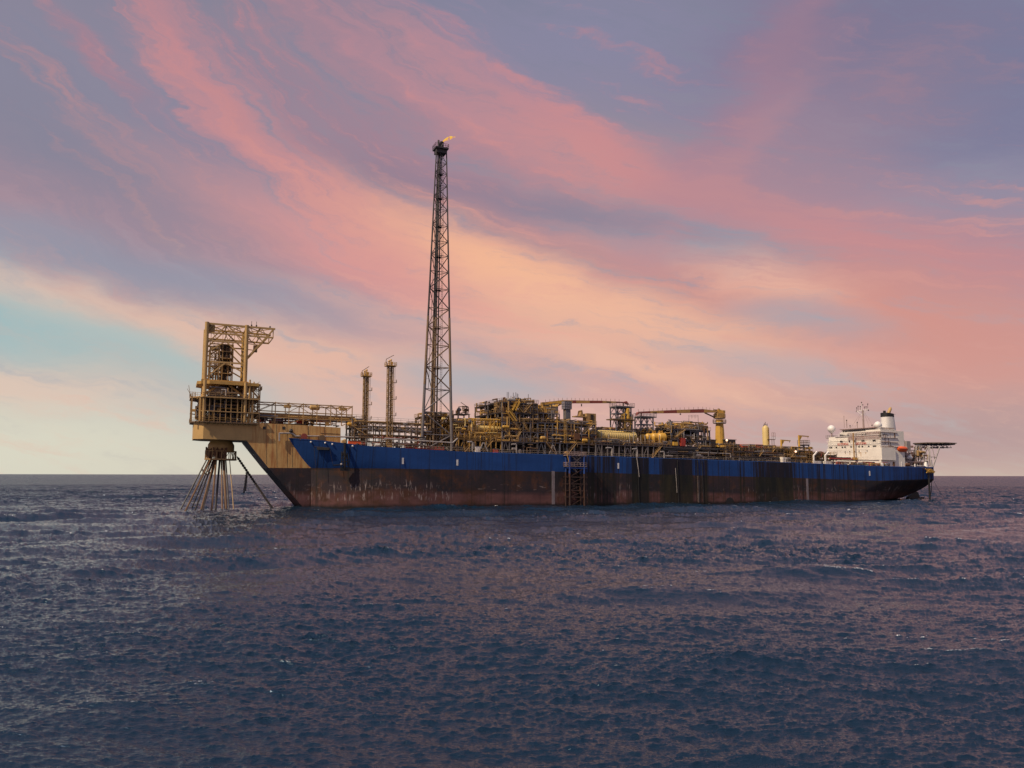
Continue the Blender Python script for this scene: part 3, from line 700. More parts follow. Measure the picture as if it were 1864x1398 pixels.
# ------------------------------------------------------------------ turret over the bow
def turret():
    th = thing('mooring_turret', P(405, 800, C), 'cream mooring turret with open steel tower hanging over the bow', 'turret')
    tn, tf = 12.0, 24.0
    # cantilever box: chamfered octagon ends
    a = P(369.5, 798.5, 9); b = P(449, 801.5, 9); ztop = P(400, 768.5, 9)[2]; zb = P(400, 800, 9)[2]
    s_f = a[0]; s_b = b[0] + 1.5
    m_ = MB(); m_.slab([(s_f, 8.9), (s_b, 8.9), (s_b, 27.1), (s_f, 27.1), (s_f - 2.6, 24), (s_f - 2.6, 12)], zb, ztop)
    cb = m_.build('cantilever_box', cream, th)
    for i in range(9): mm = MB(); x = s_f + 1 + i * (s_b - s_f - 2) / 8; mm.box(x - .06, x + .06, 8.7, 8.9, ztop - 1.0, ztop - .3); mm.build('bracket', tan_, th)
    def poly(e): return [(s_f - .2 - e, 7.6 - e), (P(470, 768, 8)[0], 7.6 - e), (P(470, 768, 8)[0], 28.4 + e), (s_f - .2 - e, 28.4 + e), (s_f - 3.6 - e, 23.5), (s_f - 3.6 - e, 12.5)]
    zs = [P(400, 767.5, 8)[2], P(400, 749, 8)[2], P(400, 722.5, 8)[2], P(400, 693, 8)[2]]
    for k, (z, e) in enumerate(zip(zs, (0, -.1, .3, -1.4))):
        m_ = MB()
        if k == 1:
            pl = poly(e); [m_.bar((*p, z), (*q, z), .16) for p, q in zip(pl, pl[1:] + pl[:1])]
        else: m_.slab(poly(e), z - (.35 if k != 3 else .9), z)
        m_.build('platform', [rustm, tan_, tan_, ochre][k] if k else brown, th)
    m_ = MB(); pl = poly(.1)
    for z in (zs[0], zs[2]):
        for p, q in zip(pl, pl[1:] + pl[:1]): m_.rail((*p, z), (*q, z), 1.1, .045, 1.6)
    m_.build('guard_rail', tan_, th)
    m_ = MB()                                              # cage of upright bars round the swivel floor
    sL, sR = P(362, 745, 7.8)[0], P(452, 745, 7.8)[0]
    for x in (362, 371, 381, 390, 401, 411, 420.5, 432, 440, 459):
        s = P(x, 745, 7.8)[0]; m_ = MB(); m_.bar((s, 7.8, zs[0]), (s, 7.8, zs[2]), .13); m_.build('cage_bar', tan_, th)
    for tt in (10, 13, 16, 20, 24): m_ = MB(); m_.bar((s_f - 3.4, tt, zs[0]), (s_f - 3.4, tt, zs[2]), .2); m_.build('cage_bar', tan_, th)
    # corner columns
    def post(x, y, t, z0, z1, r, name='column', mat=cream):
        s = P(x, y, t)[0]; mm = MB(); mm.bar((s, t, z0), (s, t, z1), r, 10); mm.build(name, mat, th, True); return s
    zt = P(377.5, 586, tn)[2]; zt2 = P(449.5, 592, tn)[2]
    sl = post(377, 590, tn, zs[0], zt, .62); sr = post(449.5, 596, tn, zs[0], zt2, .62)
    for s in (sl, sr):
        mm = MB(); mm.bar((s, tf, zs[0]), (s, tf, zt - .4), .55, 10); mm.build('column', cream if s == sl else ochre, th, True)
    post(365, 740, 9, zs[0], zs[2], .45, mat=cream); post(371.5, 740, 8.2, zs[0], zs[3], .5, mat=cream); post(446, 740, 8.2, zs[0], zs[3], .5, mat=cream)
    mm = MB(); mm.box(sl - 1, sr + 1, tn - 1.2, tn - .4, zs[3] - .9, zs[3] + .5); mm.box(sl - 1, sr + 1, tf - .4, tf + .4, zs[3] - .9, zs[3] + .5)
    mm.bar((sl + 4, tn - .8, zs[3] - .9), (sl + .3, tn - .8, zs[2] + 1), .35); mm.bar((sr - 4.5, tn - .8, zs[3] - .9), (sr - .4, tn - .8, zs[2] + .8), .35)
    mm.build('ring_girder', ochre, th)
    # gantry trusses, near and far
    def z_(y, t=tn): return ZA(sl, t, y)
    A, B = z_(588.5), z_(605); Cc, D = z_(619.5), z_(657.5); E = zs[3]
    for t, mat in ((tn, cream), (tf, ochre)):
        mm = MB(); sm_ = (sl + sr) / 2; ej = P(501, 600, tn)[0]; ej2 = P(497, 615, tn)[0]
        def h(a, b, r): mm.bar((a[0], t, a[1]), (b[0], t, b[1]), r)
        h((sl, A), (ej, A), .3); h((sl, B), (ej2, B), .27); h((ej2, A), (ej2, B), .15)
        h((sl, Cc), (sr, Cc), .24); h((sl, D), (sr, D), .28)
        h((sl, B - 3.5), (sm_, A), .2); h((sm_, A), (sr, Cc), .22)
        h((sl, D + 2.5), (sm_ - .5, Cc), .2); h((sm_, Cc), (sr, D + 1.0), .22)
        h((sl, E + 1), (sm_, D), .24); h((sm_, D), (sr, E + 3), .22)
        h((sr, D + 1.5), (ej2 + .3, A), .26); h((sr, B + 2), (sr + 4.8, Cc + 1), .14); h((sr, Cc), (sr + 4.2, Cc - .2), .14)
        n = 11
        for i in range(n):
            x0 = sl + (ej2 - sl) * i / n; x1 = sl + (ej2 - sl) * (i + 1) / n
            h((x0, A if i % 2 else B), (x1, B if i % 2 else A), .10)
            if i % 2: h((x0, A), (x0, B), .08)
        mm.build('gantry_truss', mat, th)
    mm = MB()
    for s in (sl, sm_, sr, (sr + ej2) / 2, ej2):
        mm.bar((s, tn, A), (s, tf, A), .2); mm.bar((s, tn, B), (s, tf, B), .14)
    for s0, s1 in ((sl, sm_), (sm_, sr), (sr, ej2)): mm.bar((s0, tn, A), (s1, tf, A), .12); mm.bar((s0, tf, A), (s1, tn, A), .12)
    for z in (Cc, D): mm.bar((sl, tn, z), (sl, tf, z), .2); mm.bar((sr, tn, z), (sr, tf, z), .2)
    for z0, z1 in ((E, D), (D, Cc)):
        mm.bar((sr, tn, z0), (sr, tf, z1), .16); mm.bar((sl, tn, z1), (sl, tf, z0), .16)
    mm.build('cross_bracing', tan_, th)
    mm = MB(); a = P(379, 591, tn + .4); b = P(391, 603.5, tn + .4); mm.box(a[0], b[0], tn + .3, tn + 4, b[2], a[2]); mm.build('winch_house', tan_, th)
    mm = MB(); a = P(464, 628, tn); mm.box(a[0] - .3, a[0] + .8, tn + .5, tn + 2, a[2] - 2.0, a[2]); mm.build('junction_box', tan_, th)
    for x in (459, 468, 493): mm = MB(); s = P(x, 592, tn)[0]; mm.bar((s, tn + 2, A), (s, tn + 2, A + 2.2 - (1 if x == 493 else 0)), .07); mm.ball((s, tn + 2, A + .9), .3, 6); mm.build('aerial', dark, th)
    # swivel stack: open frame with five floors full of equipment
    s0, s1 = P(382, 650, 15)[0], P(424, 650, 15)[0]; zst = [E, z_(675), z_(659), z_(647), z_(634.5), z_(622)]
    mm = MB()
    for s in (s0, s0 + 2.7, (s0 + s1) / 2 + .3, s1):
        for t in (15, 21): mm.bar((s, t, E), (s, t, zst[-1] if s > s0 else zst[-1] - 1), .17)
    for z in zst[1:]:
        mm.bar((s0, 15, z), (s1, 15, z), .15); mm.bar((s0, 21, z), (s1, 21, z), .15); mm.bar((s0, 15, z), (s0, 21, z), .12); mm.bar((s1, 15, z), (s1, 21, z), .12)
    for a, b in zip(zst[:-1], zst[1:]): mm.bar((s0, 15, a), (s0 + 2.7, 15, b), .09); mm.bar((s0 + 2.7, 21, a), (s0, 21, b), .09)
    mm.build('stack_frame', tan_, th)
    mm = MB()
    for z in zst[1:]: mm.box(s0 + 2.6, s1, 14.9, 21.1, z - .12, z + .05)
    mm.build('stack_floor', brown, th)
    mm = MB(); mm.rails(s0, s1, 15, 21, zst[-1], h=1.1, r=.04, step=1.2); mm.build('stack_rail', tan_, th)
    mm = MB(); cs = (s0 + 2.7 + s1) / 2 + .1
    prev = E
    for k, z in enumerate(zst[1:]):
        mm.bar((cs, C, prev), (cs, C, z), .5, 12); mm.lathe((cs, C, prev + .4), (cs, C, prev + 1.5), [(0, .8), (.1, 1.2), (.9, 1.2), (1, .8)], 14); prev = z
    mm.build('fluid_swivel', brown, th, True)
    rng = random.Random(5)
    clutter(th, s0 + .3, s1 - .2, 15.2, 20.5, E, zst[-1] - .5, 60, rng, [grey, tan_, brown, dark, ochre], .11, .22, levels=zst[:-1], equip=10)
    clutter(th, s_f, P(452, 740, 9)[0], 9, 26, zs[2], zs[3] - 1.5, 46, rng, [grey, brown, lgrey, tan_], .12, .3, levels=[zs[2]], equip=14)
    clutter(th, s_f - 2, P(452, 740, 9)[0], 9, 26, zs[0], zs[2] - .5, 170, rng, [dark, brown, ochre, grey, dark], .12, .3, levels=[zs[0], zs[1]], equip=40)
    mm = MB(); mm.bar((sm_, C, zs[0]), (sm_, C, zs[3]), 4.2, 20); mm.lathe((sm_, C, zs[1] + 1.6), (sm_, C, zs[2] - .4), [(0, 5.5), (1, 8.2)], 20); mm.build('turret_shaft', dark, th, True)
    for tt in (8.5,):
        for x in (391, 401, 412): a = P(x, 717.5, tt + 4); mm = MB(); mm.vessel((a[0], tt + 4, zs[2]), (a[0], tt + 4, zs[2] + 3.6), .9, 12); mm.build('vessel', lgrey, th, True)
    # access tower on the ship side of the turret
    xa, xb = P(457.5, 740, 10)[0], P(472.5, 740, 10)[0]; zt_ = [zs[0], ZA(xa, 10, 752), ZA(xa, 10, 739), ZA(xa, 10, 725), ZA(xa, 10, 709), ZA(xa, 10, 699)]
    mm = MB()
    for s in (xa, xb):
        for t in (10, 14): mm.bar((s, t, zs[0]), (s, t, zt_[-1]), .16)
    for z in zt_[1:]:
        mm.bar((xa, 10, z), (xb, 10, z), .14); mm.bar((xa, 14, z), (xb, 14, z), .14)
        for s in (xa, xb): mm.bar((s, 10, z), (s, 14, z), .12)
    for k, (a, b) in enumerate(zip(zt_[:-1], zt_[1:])): mm.bar(((xa, xb)[k % 2], 10, a), ((xb, xa)[k % 2], 10, b), .08)
    mm.rails(xa - .5, xb + .5, 9.5, 14.5, zt_[-2], h=1.1, r=.05, step=1)
    mm.build('access_tower', tan_, th)
    for k, (a, b) in enumerate(zip(zt_[:-1], zt_[1:])):
        mm = MB(); mm.stair(((xa, xb)[k % 2], 11.5, a), ((xb, xa)[k % 2], 11.5, b)); mm.build('stair', tan_, th)
    mm = MB(); s = P(454, 730, 9)[0]; mm.bar((s, 9.4, zs[0]), (s, 9.4, zs[3] + 1), .28, 8); s += 1.2; mm.bar((s, 9.8, zs[0]), (s, 9.8, zs[3] + .5), .2, 8); mm.build('riser_pipe', cream, th, True)
    for (x, y) in ((351, 708), (354, 714)):
        pass
    mm = MB(); a = P(356, 722, 12); mm.rails(a[0] - 1.6, a[0], 12, 16, zs[2] - .2, h=1.6, r=.05, step=.8); mm.bar((a[0] - 1.4, 13, zs[2]), (a[0] - 2.0, 13, zs[2] + 3.4), .08); mm.bar((a[0] - 1.0, 13, zs[2]), (a[0] - 2.4, 13, zs[2] + 2.4), .06); mm.build('davit', tan_, th)
    # chain table below
    cx, _, z0 = P(403, 801, C); zc = [P(403, 801.5, C)[2], P(403, 815, C)[2], P(403, 823, C)[2]]
    rA = (P(421, 801, C)[0] - P(384, 801, C)[0]) / 2; rB = (P(426, 815, C)[0] - P(378, 815, C)[0]) / 2
    mm = MB(); mm.lathe((cx, C, zb + .3), (cx, C, zc[2]), [(0, rA), (.42, rB), (.5, rB * 1.01), (1, rB * 1.01)], 28); mm.build('turret_cone', cream, th, True)
    rC = (P(432, 830, C)[0] - P(376, 830, C)[0]) / 2; z1, z2 = P(403, 821.5, C)[2], P(403, 836.5, C)[2]
    cage = MB(); n = 20
    for k in range(n):
        a0, a1 = 2 * math.pi * k / n, 2 * math.pi * (k + 1) / n
        p0, p1 = (cx + rC * math.cos(a0), C + rC * math.sin(a0)), (cx + rC * math.cos(a1), C + rC * math.sin(a1))
        cage.bar((*p0, z1), (*p1, z1), .16); cage.bar((*p0, z2), (*p1, z2), .26); cage.bar((*p0, z1), (*p0, z2), .14)
        if k % 2: cage.bar((*p0, z1), (*p1, z2), .08)
    cage.build('chain_table', tan_, th)
    mm = MB(); mm.lathe((cx, C, z2 - .25), (cx, C, z2 + .1), [(0, rC - .2), (1, rC - .2)], 28); mm.bar((cx, C, z2), (cx, C, z1), rB * .42, 18); mm.build('chain_table_floor', brown, th)
    rng = random.Random(9)
    mm = MB()
    for k in range(60):
        a_ = rng.uniform(math.pi * 1.08, math.pi * 1.6); r1 = rC * rng.uniform(.85, 1.02)
        mm.bar((cx + r1 * math.cos(a_), C + r1 * math.sin(a_), z2 + rng.uniform(0, 1)), (cx + r1 * math.cos(a_ + .05), C + r1 * math.sin(a_ + .05), z1 + rng.uniform(-.6, 1.2)), rng.uniform(.1, .22), 6)
    mm.build('hose_bundle', rustm, th)
    return th

# random pipework and small plant between the given limits; every material becomes one part
def clutter(th, s0, s1, t0, t1, z0, z1, n, rng, mats, r0, r1, levels=None, equip=12):
    H_ = z1 - z0; levels = levels or [z0]
    for _ in range(n):
        mb = MB(); mt_ = rng.choice(mats); r = rng.uniform(r0, r1); k = rng.random()
        p = [rng.uniform(s0, s1), t0 + (t1 - t0) * rng.random() ** 1.6, rng.uniform(z0, z1)]; pts = [tuple(p)]
        ax = 0 if k < .5 else 2
        for _j in range(rng.choice((1, 2, 3))):
            q = list(p)
            if ax == 0: q[0] = min(s1, max(s0, q[0] + rng.choice((-1, 1)) * rng.uniform(.08, .45) * (s1 - s0)))
            elif ax == 2: q[2] = min(z1, max(z0, q[2] + rng.choice((-1, 1)) * rng.uniform(.15, .6) * H_))
            else: q[1] = min(t1, max(t0, q[1] + rng.choice((-1, 1)) * rng.uniform(1, 5)))
            pts.append(tuple(q)); p = q; ax = rng.choice([a for a in (0, 2, 1) if a != ax])
        mb.path(pts, r, 6); mb.build('pipe', mt_, th)
    for _ in range(equip):
        mb = MB(); mt_ = rng.choice(mats); nm = 'vessel'; s = rng.uniform(s0, s1); t = t0 + (t1 - t0) * rng.random() ** 1.5; z = rng.choice(levels); k = rng.random()
        lim = min([l - z for l in levels + [z1] if l > z + .3] or [H_])
        if k < .3: nm = 'cabinet'; a, b, c = rng.uniform(.4, 1.3), rng.uniform(.4, 1.2), min(lim * .9, rng.uniform(.8, 2.4)); mb.box(s - a / 2, s + a / 2, t, t + b, z + .02, z + c)
        elif k < .55: r = rng.uniform(.3, .7); hh = min(lim * .9, rng.uniform(1.2, 3.2)); mb.vessel((s, t, z + .02), (s, t, z + hh), r, 10)
        elif k < .75: r = rng.uniform(.3, .65); L = rng.uniform(1.5, 3.5); zz = z + min(lim * .6, rng.uniform(r + .2, 2.0)); mb.vessel((s - L / 2, t, zz), (s + L / 2, t, zz), r, 10); mb.box(s - .3, s - .1, t - r * .5, t + r * .5, z, zz - r * .7)
        elif k < .9:
            nm = 'valve'; zz = z + rng.uniform(.4, max(.5, lim * .8)); r = rng.uniform(.22, .45); mb.lathe((s, t - .1, zz), (s, t + .1, zz), [(0, r), (1, r)], 10); mb.bar((s, t, zz), (s, t + .8, zz), .08)
        else: nm = 'valve'; zz = z + rng.uniform(.4, max(.5, lim * .8)); mb.ball((s, t, zz), rng.uniform(.25, .5), 8)
        mb.build(nm, mt_, th, True)
turret()

rbr = paint('riser_brown', (.17, .095, .045), .5)
# mooring lines and risers fanning from the chain table into the sea
def mooring():
    L_ = [((376, 837), (327.6, 927), .20, dark, 'leftmost dark mooring line slanting down to the sea', 'mooring line', 5),
          ((380.5, 837), (338.6, 925.3), .20, dark, 'second mooring line from the left below the turret', 'mooring line', 4),
          ((383, 837), (335, 932.6), .24, rbr, 'brown mooring line reaching the water lowest, third from the left', 'mooring line', -3),
          ((385, 837), (348.3, 924.7), .18, dark, 'fourth mooring line from the left below the turret', 'mooring line', 5),
          ((388.5, 837), (353.5, 930.8), .24, dark, 'fifth mooring line from the left with knots of loose chain', 'mooring line', 0),
          ((391, 837), (365.3, 928), .26, rbr, 'rust brown riser nearest left of the steep risers', 'riser', -1),
          ((393, 837), (368.4, 928.5), .20, dark, 'dark riser touching the rust brown riser on its right', 'riser', 2),
          ((393.5, 837), (384.8, 929), .28, rbr, 'steep brown riser left of the pair below the cone', 'riser', -1),
          ((400, 837), (392, 927.7), .30, dark, 'steep black riser under the middle of the chain table', 'riser', 0),
          ((403, 837), (404.6, 928), .22, rbr, 'thin upright brown riser right of the steep black one', 'riser', 0),
          ((407, 837), (411.2, 927.6), .42, rbr, 'thickest rust brown riser dropping nearly upright', 'riser', 0),
          ((411, 837), (417, 927.8), .20, dark, 'thin dark riser just right of the thickest brown one', 'riser', 1),
          ((418, 837), (425.5, 927.7), .13, tan_, 'thin pale line hanging at the right of the risers', 'riser', 0)]
    for (a, b, r, mat, lab, cat, dt) in L_:
        p = P(a[0], a[1], C - 2 + dt * .5)
        q0 = ray(*b); q = CAM + q0 * (-CAMH / q0.z); q = q + (q - CAM).normalized() * 1.5 + Vector((0, 0, -.4))
        v = q - O; q = (v.dot(ES), v.dot(ET)); q = (q[0], q[1], trim(q[0]) - .5)
        m_ = MB(); m_.bar(p, q, r, 7); o = m_.build('mooring_line' if cat[0] == 'm' else 'riser', mat); tag(o, lab, cat, 'mooring lines and risers below the turret')
    def chain(a, b, n, r, sag=0):
        m_ = MB()
        for k in range(n):
            f0, f1 = k / n, (k + 1.15) / n
            p0 = Vector(a).lerp(Vector(b), f0); p1 = Vector(a).lerp(Vector(b), min(1, f1)); p0.z -= sag * math.sin(math.pi * f0); p1.z -= sag * math.sin(math.pi * min(1, f1))
            d = (p1 - p0); side = d.cross(Vector((0, 1, 0)) if k % 2 else Vector((.3, 0, .8))).normalized() * r * 1.3
            m_.bar(p0 + side, p1 + side, r, 5); m_.bar(p0 - side, p1 - side, r, 5); m_.bar(p0 - side, p0 + side, r, 5); m_.bar(p1 - side, p1 + side, r, 5)
        return m_
    a = P(432, 832, C); v = Vector(); q0 = ray(498.5, 925.5); q = CAM + q0 * (-CAMH / q0.z); v = q - O; b = (v.dot(ES), v.dot(ET), trim(v.dot(ES)) - .6)
    tag(chain(a, b, 46, .17).build('anchor_chain', dark), 'heavy black link chain slanting down right from the turret ring', 'chain')
    k = Vector(a).lerp(Vector(b), .265)
    mm = chain(tuple(k), (k.x - .6, k.y, k.z - 6.6), 16, .12); mm2 = chain((k.x + .2, k.y, k.z - .3), (k.x - .1, k.y + .2, k.z - 6.0), 14, .10); mm.add(mm2.v, mm2.f)
    tag(mm.build('hanging_chain', dark), 'short loose chain hanging from the heavy slanting chain', 'chain')
    p = P(391, 838, C - 3); q = P(386, 857, C - 3)
    mm = chain(p, q, 12, .16); mm3 = chain(P(388, 838, C - 3), P(377, 858, C - 3), 14, .14, .8); mm.add(mm3.v, mm3.f); mm4 = chain(P(367, 852, C - 3), P(384, 860, C - 3), 10, .12, 1.2); mm.add(mm4.v, mm4.f)
    tag(mm.build('slack_chain', rustm), 'tangle of slack rusty chain looped among the left mooring lines', 'chain')
mooring()

# ------------------------------------------------------------------ topsides
def module(name, p_label, cat, x0, x1, ys, t0, t1, nb, fmat, mats, npipe, nequip, seed, r=(.1, .26), top_open=False, ym=None, stairs=1, rails=True, shade_fill=True, plate=None, group=None, col=.2):
    ym = ym or ys[0]; rng = random.Random(seed)
    s0, s1 = SX(x0, ym, t0), SX(x1, ym, t0); smid = (s0 + s1) / 2
    zd = zdk(smid) - .35; zl = [ZA(smid, t0, y) for y in ys]
    th = thing(name, (smid, (t0 + t1) / 2, zd), p_label, cat, group)
    m_ = MB(); ts = [t0, (t0 + t1) / 2, t1]
    ss = [s0 + (s1 - s0) * i / nb for i in range(nb + 1)]
    for s in ss:
        for t in ts: m_.bar((s, t, zd), (s, t, zl[-1]), col)
    for z in zl:
        for t in ts: m_.bar((s0, t, z - .2), (s1, t, z - .2), col * .9)
        for s in ss: m_.bar((s, t0, z - .2), (s, t1, z - .2), col * .7)
    lv = [zd] + zl
    for a, b in zip(lv[:-1], lv[1:]):
        for i in range(nb):
            k = rng.random()
            if k < .30: m_.bar((ss[i], t0, a), (ss[i + 1], t0, b), col * .55)
            elif k < .55: c = (ss[i] + ss[i + 1]) / 2; m_.bar((ss[i], t0, a), (c, t0, b - .2), col * .55); m_.bar((ss[i + 1], t0, a), (c, t0, b - .2), col * .55)
    m_.build('frame', fmat, th)
    for k, z in enumerate(zl):
        if top_open and k == len(zl) - 1: continue
        mm = MB(); mm.box(s0 - .4, s1 + .4, t0 - .3, t1, z - .06, z + .06); mm.build('deck_plate', plate or brown, th)
    if rails:
        for z in zl:
            mm = MB(); mm.rails(s0 - .4, s1 + .4, t0 - .3, t1, z + .06, h=1.1, r=.045, step=1.8); mm.build('guard_rail', tan_ if rng.random() < .6 else fmat, th)
    for k in range(stairs):
        if len(lv) < 3: break
        j = rng.randrange(0, len(lv) - 1); s = rng.uniform(s0, max(s0 + .1, s1 - 5)); d = min(5, lv[j + 1] - lv[j]) * rng.choice((-1, 1)) * .9
        mm = MB(); mm.stair((s + 2, t0 - .9, lv[j]), (s + 2 + d, t0 - .9, lv[j + 1])); mm.build('stair', tan_, th)
    if shade_fill:
        mm = MB(); mm.box(s0 + .1, s1 - .1, t0 + 2.6, t1 - 1, zd, zl[0] - .3); mm.build('underdeck_shade_box', dark, th)  # dark box added so the gap under the deck reads as deep shade
        clutter(th, s0, s1, t0 - .5, t0 + 5, zd + .3, zl[0] - .4, max(4, npipe // 5), rng, [grey, dark, black, dark, brown, black], .1, .2, levels=[zd], equip=max(2, nequip // 4))  # mostly dark materials, deepening the painted shade below the deck
    clutter(th, s0, s1, t0 - .3, t1 - 1, zl[0] + .2, zl[-1] + (1.3 if not top_open else -.2), npipe, rng, mats, r[0], r[1], levels=zl if not top_open else zl[:-1], equip=nequip)
    th['_s'] = (s0, s1); return th, s0, s1, zl, zd, rng

# pipe bridge on the bow casing
def pipe_bridge():
    th = thing('pipe_bridge', P(555, 775, 12), 'long tan box-frame pipe bridge running aft from the turret on the casing', 'pipe bridge')
    xs = [468, 501, 526, 552, 577, 602, 622, 641]; t0, t1 = 11.0, 20.0
    s = [P(x, 752, t0)[0] for x in xs]
    zt = lambda q: P(468, 731.5, t0)[2] + (q - s[0]) / (s[-1] - s[0]) * (P(641, 740.5, t0)[2] - P(468, 731.5, t0)[2])
    zm = lambda q: zt(q) - 2.6
    zl = lambda q: zt(q) - 4.4
    zbase = [P(468, 768.5, t0)[2]] * 7 + [P(641, 790, t0)[2]]
    m_ = MB()
    for t in (t0, t1):
        for z_ in (zt, zm, zl): m_.bar((s[0], t, z_(s[0])), (s[-1], t, z_(s[-1])), .17)
        for a, zb in zip(s, zbase): m_.bar((a, t, zb), (a, t, zt(a) + .3), .15)
        for i, (a, b) in enumerate(zip(s[:-1], s[1:])):
            if i in (0, 2, 6): m_.bar((a, t, zm(a)), (b, t, zt(b)), .10)
            if i in (3, 5): m_.bar((a, t, zt(a)), (b, t, zm(b)), .10)
            if i in (2,): m_.bar((a, t, zbase[0]), (b, t, zl(b)), .1)
            if i in (3,): m_.bar((b, t, zbase[0]), (a, t, zl(a)), .1)
    for a in s: m_.bar((a, t0, zt(a)), (a, t1, zt(a)), .14); m_.bar((a, t0, zl(a)), (a, t1, zl(a)), .12)
    for a, b in zip(s[:-1], s[1:]): m_.bar((a, t0, zt(a)), (b, t1, zt(b)), .08)
    m_.bar((s[-1], t0, zl(s[-1])), (P(622, 778, t0)[0], t0, zbase[0]), .14); m_.bar((s[-1], t0, zl(s[-1])), (P(656, 792, t0)[0], t0, P(656, 792, t0)[2]), .12)
    m_.build('truss', tan_, th)
    for t, dz, r_, mt in ((12, .6, .32, tan_), (13.4, .2, .26, cream), (14.6, .5, .38, ochre), (16, -.1, .22, brown), (17.5, .4, .3, tan_), (18.6, -.4, .25, grey)):
        mm = MB(); mm.bar((s[0] - 2, t, zl(s[0]) + dz + .4), (s[-1] + 1, t, zl(s[-1]) + dz + .4), r_, 8); mm.build('pipe', mt, th, True)
    for x in (526, 575, 628): a = P(x, 745, t0); mm = MB(); mm.box(a[0] - 1, a[0] + 1, 14, 16, zt(a[0]) - 1.0, zt(a[0]) - .1); mm.build('junction_box', yellow if x == 575 else cream, th)
    a = P(573, 742, 13); mm = MB(); mm.vessel((a[0] - 1.6, 13, a[2]), (a[0] + 1.6, 13, a[2]), .8, 12); mm.build('vessel', cream, th, True)
    clutter(th, s[0], P(618, 775, t0)[0], 11, 24, zbase[0], zbase[0] + 2.6, 34, random.Random(3), [brown, tan_, dark, red, grey], .1, .22, levels=[zbase[0]], equip=22)
pipe_bridge()

# stair and valve stand aft of the bridge
module('valve_stand', 'small dark framed valve stand just aft of the pipe bridge', 'equipment frame', 641, 663, (795, 778, 762), 9, 18, 2, grey, [grey, dark, yellow, tan_], 26, 8, 21, (.08, .2), shade_fill=False, top_open=True)
# pipe rack between the casing and the flare tower
def pipe_rack():
    th = thing('pipe_rack', P(715, 800, 10), 'low open pipe rack with long level pipes before the flare tower', 'pipe rack')
    s0, s1 = SX(645, 785, 7), SX(770, 785, 7); zz = [ZA((s0 + s1) / 2, 7, y) for y in (795, 784.5, 779, 771)]; zd = zdk((s0 + s1) / 2) - .3
    m_ = MB(); n = 11
    for i in range(n + 1):
        s = s0 + (s1 - s0) * i / n
        for t in (7, 13): m_.bar((s, t, zd), (s, t, zz[3]), .14)
        for z in zz: m_.bar((s, 7, z), (s, 13, z), .1)
        if i < n and i % 3 == 1: m_.bar((s, 7, zd), (s + (s1 - s0) / n, 7, zz[0]), .09)
    for t in (7, 13):
        for z in zz[1:]: m_.bar((s0, t, z), (s1, t, z), .09)
    m_.build('frame', brown, th)
    rng = random.Random(4)
    for z, ts in ((zz[3], (7.3, 8.6, 10, 12)), (zz[2], (7.6, 9.2, 11)), (zz[1], (7.2, 8.3, 9.7, 12)), (zz[0], (8, 10))):
        for t in ts:
            a, b = s0 + rng.uniform(0, 3), s1 - rng.uniform(-3, 4); mm = MB(); r = rng.choice((.15, .22, .3)); z_ = z + r + .1
            pts = [(a, t, z_ - rng.choice((0, 0, 2))), (a, t, z_), (b, t, z_)]; mm.path(pts if pts[0] != pts[1] else pts[1:], r, 8); mm.build('pipe', rng.choice([ochre, tan_, lgrey, yellow, tan_]), th, True)
    for k in range(12):
        s = s0 + (s1 - s0) * rng.random(); z = rng.choice(zz[1:]); mm = MB(); mm.path([(s, 6.8, z + .3), (s + rng.choice((-1.4, 1.4)), 6.8, z + .3), (s + 1.4, 6.8, z - 1.5)], .14, 6); mm.build('branch_pipe', rng.choice([lgrey, tan_, grey]), th)
    mm = MB(); mm.rail((s0, 6.9, zz[3] + .5), (s1, 6.9, zz[3] + .5), 1.2, .035, 2.5); mm.build('guard_rail', grey, th)
    clutter(th, s0, s1, 3, 14, zd, zz[0], 45, rng, [dark, brown, rustm, dred, grey], .1, .22, levels=[zd], equip=26)
    for k in range(9): x = 741 + k * 2.5; a = P(x, 767, 12); mm = MB(); mm.bar((a[0], 12, zz[3]), (a[0], 12, a[2]), .11); mm.build('stub_post', dark, th)
pipe_rack()
